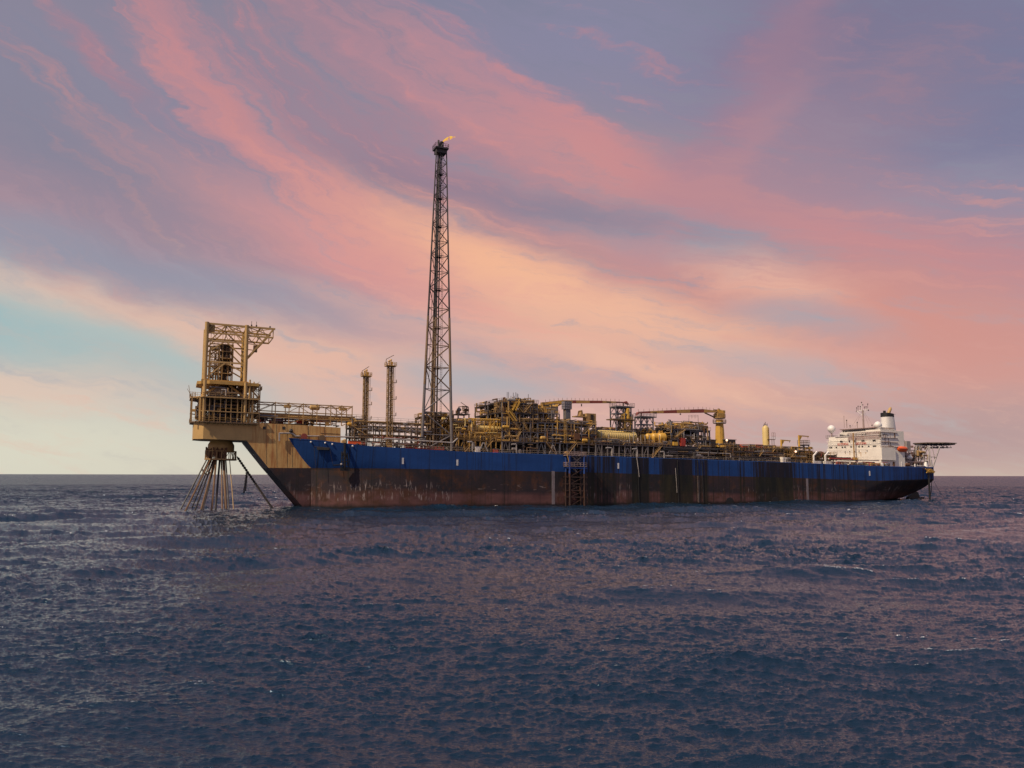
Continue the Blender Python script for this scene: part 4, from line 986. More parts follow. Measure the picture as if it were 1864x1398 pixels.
# forward deck fittings seen above the blue bulwark
def fore_deck():
    rng = random.Random(77)
    spec = [(553, 799, dred, 'small red winch housing at the forward end of the blue bulwark', 'winch'), (586, 800, brown, 'brown mooring winch in front of the rusty casing end', 'winch'),
            (648, 806, orange, 'orange chain locker box behind the black anchor gear', 'locker'), (662, 808, red, 'red hose box by the rail left of the first vent mast', 'box'),
            (688, 811, clean, 'white drum lying on deck between the two vent masts', 'drum'), (708, 812.5, ochre, 'ochre winch frame at the foot of the taller vent mast', 'winch'),
            (757, 816, red, 'red valve manifold on deck left of the flare tower leg', 'manifold'), (870, 823, clean, 'pale cabinet behind the rail right of the flare tower', 'cabinet'),
            (903, 824, red, 'small red box behind the rail under the yellow piping', 'box'), (790, 818, dred, 'dark red valve set on deck under the flare tower', 'manifold')]
    for (x, y, mt, lab, cat) in spec:
        t = 4 if x > 670 else 6.5
        s = SX(x, y, t); z = zdk(s) - .3
        if x < 600: t = PH(x, y) + 1.2; s = SX(x, y, t)
        th = thing({'winch': 'winch', 'locker': 'chain_locker', 'box': 'hose_box', 'drum': 'storage_drum', 'manifold': 'valve_manifold', 'cabinet': 'deck_cabinet'}[cat], (s, t, z), lab, cat)
        m_ = MB()
        if cat in ('winch',):
            m_.lathe((s, t - .8, z + 1.0), (s, t + 1.6, z + 1.0), [(0, 1.0), (.06, 1.0), (.061, .55), (.94, .55), (.941, 1.0), (1, 1.0)], 14); m_.build('drum', mt, th, True)
            m_ = MB(); m_.box(s - 1.3, s + 1.3, t - .7, t + 1.5, z, z + .35); m_.box(s - 1.3, s - .9, t, t + .8, z, z + 1.7); m_.build('bed', rustm, th)
        elif cat == 'drum':
            m_.vessel((s - 1.2, t, z + .9), (s + 1.2, t, z + .9), .6, 12); m_.build('shell', mt, th, True); m_ = MB(); m_.box(s - .8, s + .8, t - .4, t + .4, z, z + .4); m_.build('cradle', grey, th)
        elif cat == 'manifold':
            for k in range(6): q = s - 3 + k * 1.2; m_.bar((q, t, z), (q, t, z + 1.3), .16, 6); m_.lathe((q, t - .15, z + 1.2), (q, t + .15, z + 1.2), [(0, .38), (1, .38)], 10)
            m_.bar((s - 3.4, t, z + .6), (s + 3.4, t, z + .6), .22, 8); m_.build('header_pipe', mt, th)
        else:
            w_ = 2.2 if cat == 'locker' else .8; m_.box(s - w_, s + w_, t, t + 1.4, z + .1, z + (1.7 if cat != 'cabinet' else 2.3)); m_.build('body', mt, th)
            m_ = MB(); m_.box(s - w_ - .08, s + w_ + .08, t - .08, t + 1.48, z + (1.7 if cat != 'cabinet' else 2.3), z + (1.82 if cat != 'cabinet' else 2.42)); m_.build('lid', grey, th)
fore_deck()

# ------------------------------------------------------------------ vent masts
def vent_mast(x, ytop, ybot, wpx, t, lab, davit):
    a = P(x, ybot, t); s = a[0]; w = (P(x + wpx, ybot, t)[0] - P(x, ybot, t)[0]) / 2 * .86; zb = zdk(s) - .3; zt = ZA(s, t, ytop)
    th = thing('vent_mast', (s, t, zb), lab, 'vent mast', 'lattice vent masts on the fore deck')
    m_ = MB(); cs = ((-1, -1), (1, -1), (1, 1), (-1, 1)); n = max(8, int((zt - zb) / (w * 1.5)))
    for (i, j) in cs: m_.bar((s + i * w, t + j * w, zb), (s + i * w, t + j * w, zt), .11)
    for k in range(n):
        z0, z1 = zb + (zt - zb) * k / n, zb + (zt - zb) * (k + 1) / n
        for q in range(4):
            p0, p1 = cs[q], cs[(q + 1) % 4]
            if k % 2: p0, p1 = p1, p0
            m_.bar((s + p0[0] * w, t + p0[1] * w, z0), (s + p1[0] * w, t + p1[1] * w, z1), .065)
            m_.bar((s + cs[q][0] * w, t + cs[q][1] * w, z1), (s + cs[(q + 1) % 4][0] * w, t + cs[(q + 1) % 4][1] * w, z1), .06)
    m_.build('lattice', tan_, th)
    for dx, r in ((-.35, .2), (.25, .26)):
        m_ = MB(); m_.bar((s + dx * w * 1.3, t, zb), (s + dx * w * 1.3, t, zt + .6), r, 8); m_.build('riser_pipe', brown, th, True)
    m_ = MB(); q = s + w + .55
    for d in (-.22, .22): m_.bar((q + d, t, zb + 2), (q + d, t, zt), .04)
    for k in range(int((zt - zb) / .45)): m_.bar((q - .22, t, zb + 2 + k * .45), (q + .22, t, zb + 2 + k * .45), .03) if zb + 2 + k * .45 < zt else None
    for k in range(1, 5): z = zb + (zt - zb) * k / 5; m_.box(s + w, q + .7, t - .5, t + .5, z, z + .1); m_.rail((q + .7, t - .5, z), (q + .7, t + .5, z), 1.0, .04, .5)
    m_.build('ladder', tan_, th)
    m_ = MB(); m_.box(s - w - .7, s + w + .9, t - w - .7, t + w + .7, zt - .1, zt + .1); m_.build('platform', ochre, th)
    m_ = MB(); m_.rails(s - w - .7, s + w + .9, t - w - .7, t + w + .7, zt, h=1.1, r=.05, step=.9); m_.build('guard_rail', ochre, th)
    m_ = MB()
    for dx, h in ((-.4, 1.6), (.2, 2.0), (.6, 1.2)): m_.bar((s + dx, t, zt), (s + dx, t, zt + h), .2, 8); m_.ball((s + dx, t, zt + h), .32, 8)
    m_.build('vent_tip', yellow, th, True)
    m_ = MB(); p = [P(xx, yy, t) for xx, yy in davit]; m_.path([(s - w * .8, t, zt)] + p, .09, 6); m_.build('davit', brown, th)
vent_mast(664, 685, 790, 9.2, 9, 'shorter tan lattice vent mast right of the pipe bridge', [(658.5, 678), (659.5, 675), (672, 667)])
vent_mast(708, 666.5, 800, 10.8, 7, 'taller tan lattice vent mast between pipe bridge and flare tower', [(702.5, 658), (703.5, 653.5), (717, 646.5)])

# ------------------------------------------------------------------ flare tower
def flare_tower():
    t0, t1 = 6.0, 14.6
    sL, sR = P(767.5, 785, t0)[0], P(822.5, 795, t0)[0]; sM = (sL + sR) / 2; zbase = zdk(sM) - .3
    th = thing('flare_tower', (sM, 9, zbase), 'tall tapering triangular lattice flare tower, grey foot and sooty top', 'flare tower')
    ztop = ZA(sM, 9, 271); kz = lambda z: (z - zbase) / (ztop - zbase)
    wB = (sR - sL) / 2; wT = (P(811, 275, 9)[0] - P(793, 275, 9)[0]) / 2; scen = P(802, 275, 9)[0]
    tc = 9.0
    def leg(i, z):
        k = kz(z); w = wB + (wT - wB) * k; c = sM + (scen - sM) * k
        if i == 0: return (c - w, tc - w * .6, z)
        if i == 1: return (c + w, tc - w * .6, z)
        return (c + w * .12, tc + w * 1.1, z)
    ys = [803, 791, 750, 708, 667, 627, 593, 559, 523, 491, 461.6, 435, 406, 376.5, 354, 332, 309.5, 290, 272]
    zs = [ZA(sM, tc - 4, y) for y in ys]; zs[-1] = ztop
    zc1, zc2 = ZA(sM, 5, 700), ZA(sM, 5, 575)
    tw = paint('tower_brown', (.22, .145, .085), .45)
    secs = [(zbase, zc1, grey, .50, .44), (zc1, zc2, tw, .46, .36), (zc2, ztop, soot, .31, .20)]
    for i in range(3):
        for (a, b, mt, r0, r1) in secs:
            mm = MB(); mm.cone(leg(i, a), leg(i, b), r0, r1, 10); mm.build('leg', mt, th, True)
    def mat_at(z): return grey if z < zc1 else (tw if z < zc2 else soot)
    for k in range(1, len(zs)):
        z = zs[k]; z0 = zs[k - 1]; mt = mat_at((z + z0) / 2); rr = .24 * (1 - .5 * kz(z)); mm = MB()
        if k >= 1:
            for i in range(3): mm.bar(leg(i, z), leg((i + 1) % 3, z), rr * .62, 6)
        if k >= 2:
            a, b = (0, 1) if k % 2 == 0 else (1, 0)
            mm.bar(leg(b, z0), leg(a, z), rr, 6)
            mm.bar(leg(1 if k % 2 else 2, z0), leg(2 if k % 2 else 1, z), rr * .85, 6)
            mm.bar(leg(0 if k % 2 else 2, z0), leg(2 if k % 2 else 0, z), rr * .7, 6)
        else:
            for i in range(3):
                p, q = leg(i, zbase), leg((i + 1) % 3, zs[1]); mm.bar(p, q, .22, 6)
        mm.build('bracing', mt, th)
    for dx, dt, r in ((-1.2, .5, .26), (-.2, .3, .34), (.9, .6, .26)):
        for (a, b, mt, _, _) in secs:
            f_ = .55
            c0 = sM + (scen - sM) * kz(a); c1 = sM + (scen - sM) * kz(b); e0 = 1 - .45 * kz(a); e1 = 1 - .45 * kz(b)
            mm = MB(); mm.bar((c0 + dx * e0, tc + dt, a), (c1 + dx * e1, tc + dt, b + (2.2 if b == ztop and dx < 0 else .4)), r * (1 if mt is not soot else .8), 8); mm.build('flare_riser', tw if mt is not soot else soot, th, True)
    mm = MB()
    for k in range(1, 120):
        z = zs[2] + (ztop - zs[2]) * k / 120; c = sM + (scen - sM) * kz(z) + 2.2 * (1 - .55 * kz(z)); t = tc
        mm.bar((c - .25, t, z), (c + .25, t, z), .035)
    for d in (-.25, .25): mm.bar((sM + (scen - sM) * kz(zs[2]) + 2.2 * (1 - .55 * kz(zs[2])) + d, tc, zs[2]), (scen + 2.2 * .45 + d, tc, ztop), .05)
    mm.build('ladder', brown, th)
    mm = MB()
    p0, p1 = leg(0, zs[3]), leg(0, ztop)
    q0, q1 = (p0[0] + 1.3, p0[1], p0[2]), (p1[0] + .5, p1[1], p1[2]); mm.bar(q0, q1, .06)
    for k in range(26): a = Vector(q0).lerp(Vector(q1), k / 25); b = Vector(p0).lerp(Vector(p1), k / 25); mm.bar(a, b, .04)
    mm.build('cable_tray', brown, th)
    for k in (4, 6, 8, 10, 12, 14, 16):
        z = zs[k]; c = sM + (scen - sM) * kz(z); w = 1.6 * (1 - .5 * kz(z)); mm = MB(); mm.box(c - w * .6, c + w, tc - .6, tc + 1.2, z - .08, z + .05); mm.rail((c - w * .6, tc - .6, z), (c + w, tc - .6, z), 1.0, .04, 1.0); mm.build('rest_platform', mat_at(z), th)
    c = scen; mm = MB(); w = wT; mm.box(c - w - .5, c + w + .5, tc - w - .3, tc + w + .3, ztop - .3, ztop + .2); mm.build('top_platform', soot, th)
    mm = MB(); mm.box(c - w, c + w, tc - w * .8, tc + w, ztop - 1.6, ztop - .3); mm.build('top_frame', soot, th)
    mm = MB(); mm.rails(c - w - .5, c + w + .5, tc - w - .3, tc + w + .3, ztop + .2, h=1.2, r=.05, step=1); mm.build('guard_rail', soot, th)
    z2 = ZA(c, tc, 258)
    mm = MB(); mm.bar((c - .75, tc, ztop), (c - .75, tc, z2 + .4), .34, 8); mm.build('flare_tip', soot, th, True)
    mm = MB(); mm.bar((c + .35, tc, ztop), (c + .35, tc, z2 - .6), .3, 8); mm.lathe((c + .35, tc, z2 - .9), (c + .35, tc, z2), [(0, .3), (1, .62)], 10); mm.build('flare_tip', soot, th, True)
    mm = MB(); mm.bar((c + .95, tc, ztop), (c + 1.05, tc, z2), .12, 6); mm.bar((c + .0, tc + .5, ztop), (c, tc + .5, z2 - .5), .14, 6); mm.ball((c + .7, tc, z2 - 1.2), .4, 6); mm.build('pilot_burner', soot, th)
    # flame, torn sideways by the wind
    fm = bpy.data.materials.new('flame_glow'); fm.use_nodes = True; nt = fm.node_tree; nt.nodes.clear(); N = nt.nodes
    out = N.new('ShaderNodeOutputMaterial'); em = N.new('ShaderNodeEmission'); tr = N.new('ShaderNodeBsdfTransparent'); mx = N.new('ShaderNodeMixShader')
    tcn = N.new('ShaderNodeTexCoord'); nz = N.new('ShaderNodeTexNoise'); nz.inputs['Scale'].default_value = 1.0; nz.inputs['Detail'].default_value = 4; nt.links.new(tcn.outputs['Object'], nz.inputs[0])
    cr = N.new('ShaderNodeValToRGB'); nt.links.new(nz.outputs[0], cr.inputs[0]); cr.color_ramp.elements[0].position = .38; cr.color_ramp.elements[0].color = (.80, .22, .04, 1); cr.color_ramp.elements[1].position = .62; cr.color_ramp.elements[1].color = (.85, .62, .06, 1)
    nt.links.new(cr.outputs[0], em.inputs[0]); em.inputs[1].default_value = 1.15
    al = N.new('ShaderNodeMapRange'); nt.links.new(nz.outputs[0], al.inputs[0]); al.inputs[1].default_value = .40; al.inputs[2].default_value = .52
    nt.links.new(al.outputs[0], mx.inputs[0]); nt.links.new(tr.outputs[0], mx.inputs[1]); nt.links.new(em.outputs[0], mx.inputs[2]); nt.links.new(mx.outputs[0], out.inputs[0])
    fl = MB(); a = Vector((c + .6, tc, z2 + .1)); b = Vector(P(829, 250, tc)); rng = random.Random(8)
    pr = []; n = 14; prev = None
    vs = []; fs = []; nn = 10
    for k in range(n + 1):
        f_ = k / n; q = a.lerp(b, f_ ** .9); q += Vector((0, rng.uniform(-.3, .3), rng.uniform(-.35, .35) * f_ + .5 * math.sin(f_ * 3))); r = .60 * (.25 + 1.1 * math.sin(math.pi * min(1, f_ * 1.15)) ** .8 if f_ < .86 else .25) * (1 - .3 * rng.random())
        for i in range(nn): an = 2 * math.pi * i / nn; vs.append(tuple(q + Vector((0, math.cos(an) * r, math.sin(an) * r * rng.uniform(.6, 1.15)))))
    for k in range(n):
        for i in range(nn): j = (i + 1) % nn; fs.append((k * nn + i, k * nn + j, (k + 1) * nn + j, (k + 1) * nn + i))
    fl.add(vs, fs); tag(fl.build('flame', fm, None, True), 'yellow orange gas flame blowing right off the flare tower tip', 'flame')
flare_tower()

# ------------------------------------------------------------------ process plant amidships
YM = [yellow, ochre, paley, tan_, yellow, grey, lgrey]
BM = [grey, brown, tan_, tan_, lgrey, ochre, yellow, rustm, dark, ochre]
GM = [grey, dark, grey, brown, lgrey, rustm]
def post_davit(th, pts, t, mt=brown, r=.1):
    m_ = MB(); m_.line(pts, t, r, 6); m_.build('davit', mt, th)

module('flare_knockout_module', 'ochre pipework module standing inside the foot of the flare tower', 'process module', 777, 817, (803, 787, 770, 757), 10, 24, 3, ochre, YM + [brown, brown], 95, 26, 31, (.12, .3), shade_fill=False, col=.16)
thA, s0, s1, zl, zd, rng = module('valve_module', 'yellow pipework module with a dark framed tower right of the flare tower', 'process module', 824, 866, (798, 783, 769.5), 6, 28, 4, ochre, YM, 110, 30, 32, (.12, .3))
m_ = MB()
a, b = SX(834, 775, 8), SX(853.5, 775, 8); zt = ZA(a, 8, 753.5)
for s in (a, b):
    for t in (8, 13): m_.bar((s, t, zl[0]), (s, t, zt), .2)
for z in (zt, (zt + zl[-1]) / 2): m_.bar((a, 8, z), (b, 8, z), .16); m_.bar((a, 13, z), (b, 13, z), .16); m_.bar((a, 8, z), (a, 13, z), .12); m_.bar((b, 8, z), (b, 13, z), .12)
m_.build('upper_frame', grey, thA)
m_ = MB(); m_.box(a - .6, b + .4, 7.6, 13.4, zt, zt + .12); m_.build('deck_plate', grey, thA)
post_davit(thA, [(853.3, 753.5), (853, 742), (839, 732.5)], 8)
for x, h in ((824.5, 747), (833.5, 743)):
    s = SX(x, 760, 8); m_ = MB(); m_.bar((s, 8, zl[-1]), (s, 8, ZA(s, 8, h)), .16, 6); m_.build('vent_pipe', brown, thA)
clutter(thA, a, b, 8, 13, zt, zt + 2.6, 12, rng, [grey, brown, tan_], .1, .2, levels=[zt], equip=7)

thB, s0, s1, zl, zd, rng = module('separator_module', 'bright yellow piping module under a long pale horizontal drum', 'process module', 855, 912, (801.5, 786), 5, 28, 6, ochre, [yellow, ochre, yellow, paley, tan_, lgrey], 120, 34, 33, (.1, .26), top_open=True)
a, b = P(862, 779.5, 9), P(915, 782.5, 9)
m_ = MB(); m_.vessel((a[0], 9, a[2]), (b[0], 9, b[2]), 1.15, 18, 5)
tag(m_.build('separator_drum', paley, None, True), 'long pale yellow horizontal drum right of the flare tower', 'tank')
m_ = MB(); zt = P(880, 763, 6)[2]; q0, q1 = SX(853, 762, 6), SX(910, 764, 6)
for t in (6, 12):
    m_.bar((q0, t, zt), (q1, t, zt), .22, 8)
    for i in range(7): s = q0 + (q1 - q0) * i / 6; m_.bar((s, t, zl[-1]), (s, t, zt), .11)
m_.bar((q0, 6.4, zt - 1.2), (q1, 6.4, zt - 1.2), .14); m_.bar((q0, 6, zt - 2.1), (q1, 6, zt - 2.1), .12)
m_.build('upper_pipe_rack', yellow, thB)
m_ = MB(); c_ = SX(899, 770, 6)
for d in (-1.2, 0, 1.2): m_.bar((c_ + d, 6, zl[-1]), (c_ + d, 6, zt + .4), .14)
m_.stair((c_ - 3, 5.4, zl[-1]), (c_, 5.4, zt - 1)); m_.build('access_stand', yellow, thB)

# the tall brown module
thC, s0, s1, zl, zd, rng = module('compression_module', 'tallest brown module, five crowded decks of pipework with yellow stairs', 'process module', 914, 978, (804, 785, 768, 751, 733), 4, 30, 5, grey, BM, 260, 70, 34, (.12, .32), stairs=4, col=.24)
zt = zl[-1]
m_ = MB(); a, b = SX(922, 735, 6), SX(966, 735, 6); z2 = ZA(a, 6, 722)
for s in [a + (b - a) * k / 4 for k in range(5)]:
    for t in (6, 12): m_.bar((s, t, zt), (s, t, z2 - (1.5 if s == a else 0)), .14)
m_.bar((a, 6, z2 - 1.5), (b, 6, z2), .16); m_.bar((a, 12, z2 - 1.5), (b, 12, z2), .16); m_.bar((a, 6, z2 - 3.5), (b, 6, z2 - 2.6), .16)
m_.build('upper_frame', tan_, thC)
clutter(thC, a, b, 5.5, 14, zt, z2 - .6, 60, rng, [tan_, ochre, brown, tan_, yellow], .12, .26, levels=[zt], equip=18)
for k in range(9): s = a + (b - a) * rng.random(); m_ = MB(); m_.bar((s, 7, z2 - 1), (s, 7, z2 + rng.uniform(.5, 1.8)), .07); m_.build('aerial', dark, thC)
for (p, q) in (((921.5, 748), (934.5, 766)), ((941, 731), (933, 747))):
    a, b = P(*p, 3.4), P(*q, 3.4); m_ = MB()
    for d in (0, 1.1):
        m_.bar((a[0] + d * .9, a[1] - d * .2, a[2]), (b[0] + d * .9, b[1] - d * .2, b[2]), .26); m_.bar((a[0] + d * .9, a[1], a[2] + 1.1), (b[0] + d * .9, b[1], b[2] + 1.1), .08)
    m_.build('stair', yellow, thC)
for (p, q) in (((934, 768), (946, 783)), ((948, 785), (940, 800)), ((952, 769), (959, 782))):
    a, b = P(*p, 3.2), P(*q, 3.2); m_ = MB(); m_.stair((a[0], 2.6, a[2]), (b[0], 2.6, b[2])); m_.build('stair', tan_, thC)
m_ = MB(); m_.line([(912.5, 752), (912.5, 735), (914, 728)], 5, .16, 6); m_.line([(908.5, 738), (911, 752)], 5, .1, 6); m_.build('vent_pipe', grey, thC)
m_ = MB(); a = P(909.5, 741, 5); m_.rails(a[0] - .8, a[0] + 1.5, 5, 8, a[2], h=1.4, r=.06, step=.7); m_.box(a[0] - .8, a[0] + 1.5, 5, 8, a[2] - .2, a[2]); m_.build('side_platform', tan_, thC)

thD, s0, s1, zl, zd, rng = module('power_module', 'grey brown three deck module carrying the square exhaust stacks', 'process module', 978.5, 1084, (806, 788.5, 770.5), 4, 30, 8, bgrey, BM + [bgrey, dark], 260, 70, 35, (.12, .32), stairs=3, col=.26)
m_ = MB(); a, b = SX(979, 752, 5), SX(1018, 752, 5); z2 = ZA(a, 5, 751.5)
for s in [a + (b - a) * k / 4 for k in range(5)]:
    for t in (5, 14): m_.bar((s, t, zl[-1]), (s, t, z2), .2)
m_.bar((a, 5, z2), (b, 5, z2), .22); m_.bar((a, 14, z2), (b, 14, z2), .22); m_.build('upper_frame', grey, thD)
m_ = MB(); m_.box(a, b, 5, 22, z2 - .1, z2 + .08); m_.build('deck_plate', brown, thD)
m_ = MB(); m_.rails(a, b, 5, 14, z2, h=1.1, r=.05, step=1.6); m_.build('guard_rail', tan_, thD)
clutter(thD, a, b, 5, 16, zl[-1], z2 + 3.2, 90, rng, BM + [yellow, ochre], .12, .28, levels=[zl[-1], z2], equip=30)
m_ = MB(); q = P(1005, 733.5, 9); m_.box(SX(986, 740, 9), SX(1004, 740, 9), 8, 12, z2, ZA(a, 9, 738)); m_.build('equipment_house', ochre, thD)
for (p, q, w_) in (((992, 742), (999, 752), 0), ((1061, 766), (1081, 752), 0)): pass
# louvred house at the right end, panel, brown cabinet
m_ = MB(); a, b = SX(1062, 760, 7), SX(1082.5, 760, 7); m_.box(a + .8, b, 6, 9, zl[-1], ZA(a, 7, 752.3)); m_.build('intake_house', tan_, thD)
m_ = MB(); c_, d_ = SX(1046, 760, 7), SX(1062, 760, 7); zz = ZA(c_, 7, 757); m_.box(c_, d_ + .8, 6, 9, zl[-1] + 2.6, zz); m_.prism([(c_ + 2, zz), (d_, zz), (d_ - 1, zz + 2.0), (c_ + 3, zz + 2.2)], 7, 9); m_.build('intake_hood', tan_, thD)
m_ = MB(); a = P(1075.5, 753, 5.8); e = P(1081, 772, 5.8)
for k in range(5): m_.bar((a[0] + k * .25, 5.9, zl[-1] + .2), (a[0] + k * .25, 5.9, a[2] - .2), .07)
m_.build('louvre', dark, thD)
m_ = MB(); a, b = P(1045, 800, 3.5), P(1055, 789, 3.5); m_.box(a[0], b[0], 3.2, 5, a[2], b[2]); m_.build('cabinet', rustm, thD)
m_ = MB(); s = SX(1029, 790, 3.2)
for d in (-.35, .35): m_.bar((s + d, 3.3, zd + 4.5), (s + d, 3.3, ZA(s, 3.3, 766)), .09)
for k in range(28): z = zd + 4.8 + k * .4; m_.bar((s - .35, 3.3, z), (s + .35, 3.3, z), .06)
m_.build('ladder', ochre, thD)

def stack(x0, x1, ytop, ybot, t, mt, lab, neck=None):
    s0, s1 = SX(x0, ytop + 10, t), SX(x1, ytop + 10, t); s0 = s1 - .66 * (s1 - s0); zt, zb = ZA(s0, t, ytop), ZA(s0, t, ybot); w = s1 - s0
    th = thing('exhaust_stack', ((s0 + s1) / 2, t + w / 2, zb), lab, 'exhaust stack', 'square exhaust stacks on the power module')
    zm = ZA(s0, t, neck) if neck else zb
    m_ = MB(); m_.box(s0, s1, t, t + w, zm, zt); m_.build('stack_casing', mt, th)
    if neck: m_ = MB(); m_.box(s0 + .18 * w, s1 - .12 * w, t + .2, t + w * .9, zb, zm); m_.build('neck', bgrey, th)
    m_ = MB(); z = zm
    while z < zt + .01:
        for p, q in (((s0, t), (s1, t)), ((s1, t), (s1, t + w)), ((s0, t), (s0, t + w))): m_.bar((*p, z), (*q, z), .09)
        z += (zt - zm) / 3
    for f_ in (0, .33, .67, 1): m_.bar((s0 + w * f_, t - .02, zm), (s0 + w * f_, t - .02, zt), .08)
    m_.build('stiffener', grey, th)
    m_ = MB(); m_.box(s0 + .15, s1 - .15, t + .15, t + w - .15, zt - .05, zt + .03); m_.build('outlet', black, th)
stack(1022, 1040.5, 730, 768, 8, paint('stack_grey', (.22, .21, .25), .3), 'taller square grey exhaust stack under the first boom', 744)
stack(1004, 1015.5, 735, 753, 14, lgrey, 'shorter pale exhaust stack just left of the taller one')

# frame towers
def frame_tower(x0, x1, ys, t0, t1, seed, lab, busy):
    s0, s1 = SX(x0, ys[0], t0), SX(x1, ys[0], t0); s0 = s1 - .74 * (s1 - s0); t1 = t0 + 4; zz = [ZA(s0, t0, y) for y in ys]; rng = random.Random(seed)
    th = thing('frame_tower', ((s0 + s1) / 2, (t0 + t1) / 2, zz[0]), lab, 'steel frame', 'open steel frame towers under the crane booms')
    m_ = MB(); mid = (s0 + s1) / 2
    for s in (s0, mid, s1):
        for t in (t0, t1): m_.bar((s, t, zz[0]), (s, t, zz[-1]), .22)
    for a, b in zip(zz[:-1], zz[1:]):
        for t in (t0, t1):
            m_.bar((s0, t, b), (s1, t, b), .2); m_.bar((s0, t, a), (s0 + (s1 - s0) * .25, t, b), .1); m_.bar((mid, t, a), (s0 + (s1 - s0) * .25, t, b), .1)
            m_.bar((mid, t, a), (s0 + (s1 - s0) * .75, t, b), .1); m_.bar((s1, t, a), (s0 + (s1 - s0) * .75, t, b), .1)
        for s in (s0, mid, s1): m_.bar((s, t0, b), (s, t1, b), .14)
    m_.build('frame', bgrey, th)
    m_ = MB(); m_.box(s0 - .3, s1 + 1.2, t0 - .6, t1 + .3, zz[-1] + .1, zz[-1] + .5); m_.build('deck_plate', grey, th)
    m_ = MB(); m_.rails(s0 - .3, s1 + 1.2, t0 - .6, t1 + .3, zz[-1] + .5, h=1.1, r=.045, step=1.4); m_.build('guard_rail', grey, th)
    if busy:
        m_ = MB(); m_.box(s0 - 1.6, s1 + 1.4, t0 - 1, t1 + .3, zz[1] - .2, zz[1] + .15); m_.build('mid_deck', brown, th)
        clutter(th, s0 + 2, s1 + .5, t0 - .6, t1, zz[0], zz[2], 70, rng, [tan_, ochre, yellow, grey, brown], .1, .24, levels=[zz[0], zz[1]], equip=20)
        m_ = MB(); m_.vessel((s1 - 1.4, t0, zz[1]), (s1 - 1.4, t0, zz[1] + 4.2), .8, 12); m_.build('vessel', yellow, th, True)
    return th
frame_tower(1112, 1149, (785, 763, 752, 741), 6, 14, 41, 'taller open grey frame tower full of pipes above the ribbed yellow tank', True)
frame_tower(1158.5, 1189, (785, 772, 759.5), 8, 16, 42, 'lower empty grey frame tower under the tip of the second boom', False)

# tank deck between the brown modules
module('tank_module', 'low dark support deck beneath the big ribbed yellow tanks', 'process module', 1084.5, 1158, (809.5, 805.5), 3, 30, 7, grey, GM + [tan_], 60, 22, 36, (.1, .24), stairs=1)
module('tank_module', 'low dark support deck beneath the row of small yellow tanks', 'process module', 1159, 1219, (811.5, 808), 3, 30, 6, grey, GM + [ochre, tan_], 60, 22, 37, (.1, .24), stairs=2)
def tank(p, q, t, r, mt, lab, rib=0, grp='horizontal yellow tanks amidships'):
    a, b = P(*p, t), P(*q, t); th = thing('storage_tank', ((a[0] + b[0]) / 2, t, a[2] - r - 1.0), lab, 'tank', grp)
    m_ = MB(); m_.vessel(a, b, r, 24, rib); m_.build('tank_shell', mt, th, True)
    L = b[0] - a[0]
    for f_ in (.22, .78):
        m_ = MB(); m_.box(a[0] + L * f_ - .25, a[0] + L * f_ + .25, t - r * .8, t + r * .8, a[2] - r - 1.4, a[2] - r * .35); m_.build('saddle', ochre if f_ < .5 else tan_, th)
    for f_ in (.35, .6):
        m_ = MB(); m_.bar((a[0] + L * f_, t, a[2] + r * .9), (a[0] + L * f_, t, a[2] + r + .7), .22, 8); m_.lathe((a[0] + L * f_, t, a[2] + r + .6), (a[0] + L * f_, t, a[2] + r + .8), [(0, .38), (1, .38)], 10); m_.build('nozzle', mt, th)
tank((1085, 792.2), (1158.5, 796), 6.5, 1.85, paley, 'longest tank, ribbed pale yellow cylinder amidships', 16)
tank((1073.5, 792), (1092, 793), 10.5, 1.8, yellow, 'orange yellow tank end sticking out left behind the longest tank', 3)
tank((1067.5, 794), (1080, 794.5), 14, 1.55, yellow, 'leftmost yellow tank end behind the grey module corner', 0)
for k, (x0, x1) in enumerate(((1163, 1176), (1173, 1186), (1184, 1198), (1195, 1212.5))):
    tank((x0, 795.5 + k * .3), (x1, 796 + k * .3), 9 - k * .8, 1.35 + k * .12, yellow, ['first and smallest of the four short yellow tanks in a row', 'second of the four short yellow tanks in a row', 'third of the four short yellow tanks in a row', 'rightmost and largest of the four short yellow tanks in a row'][k], 0)
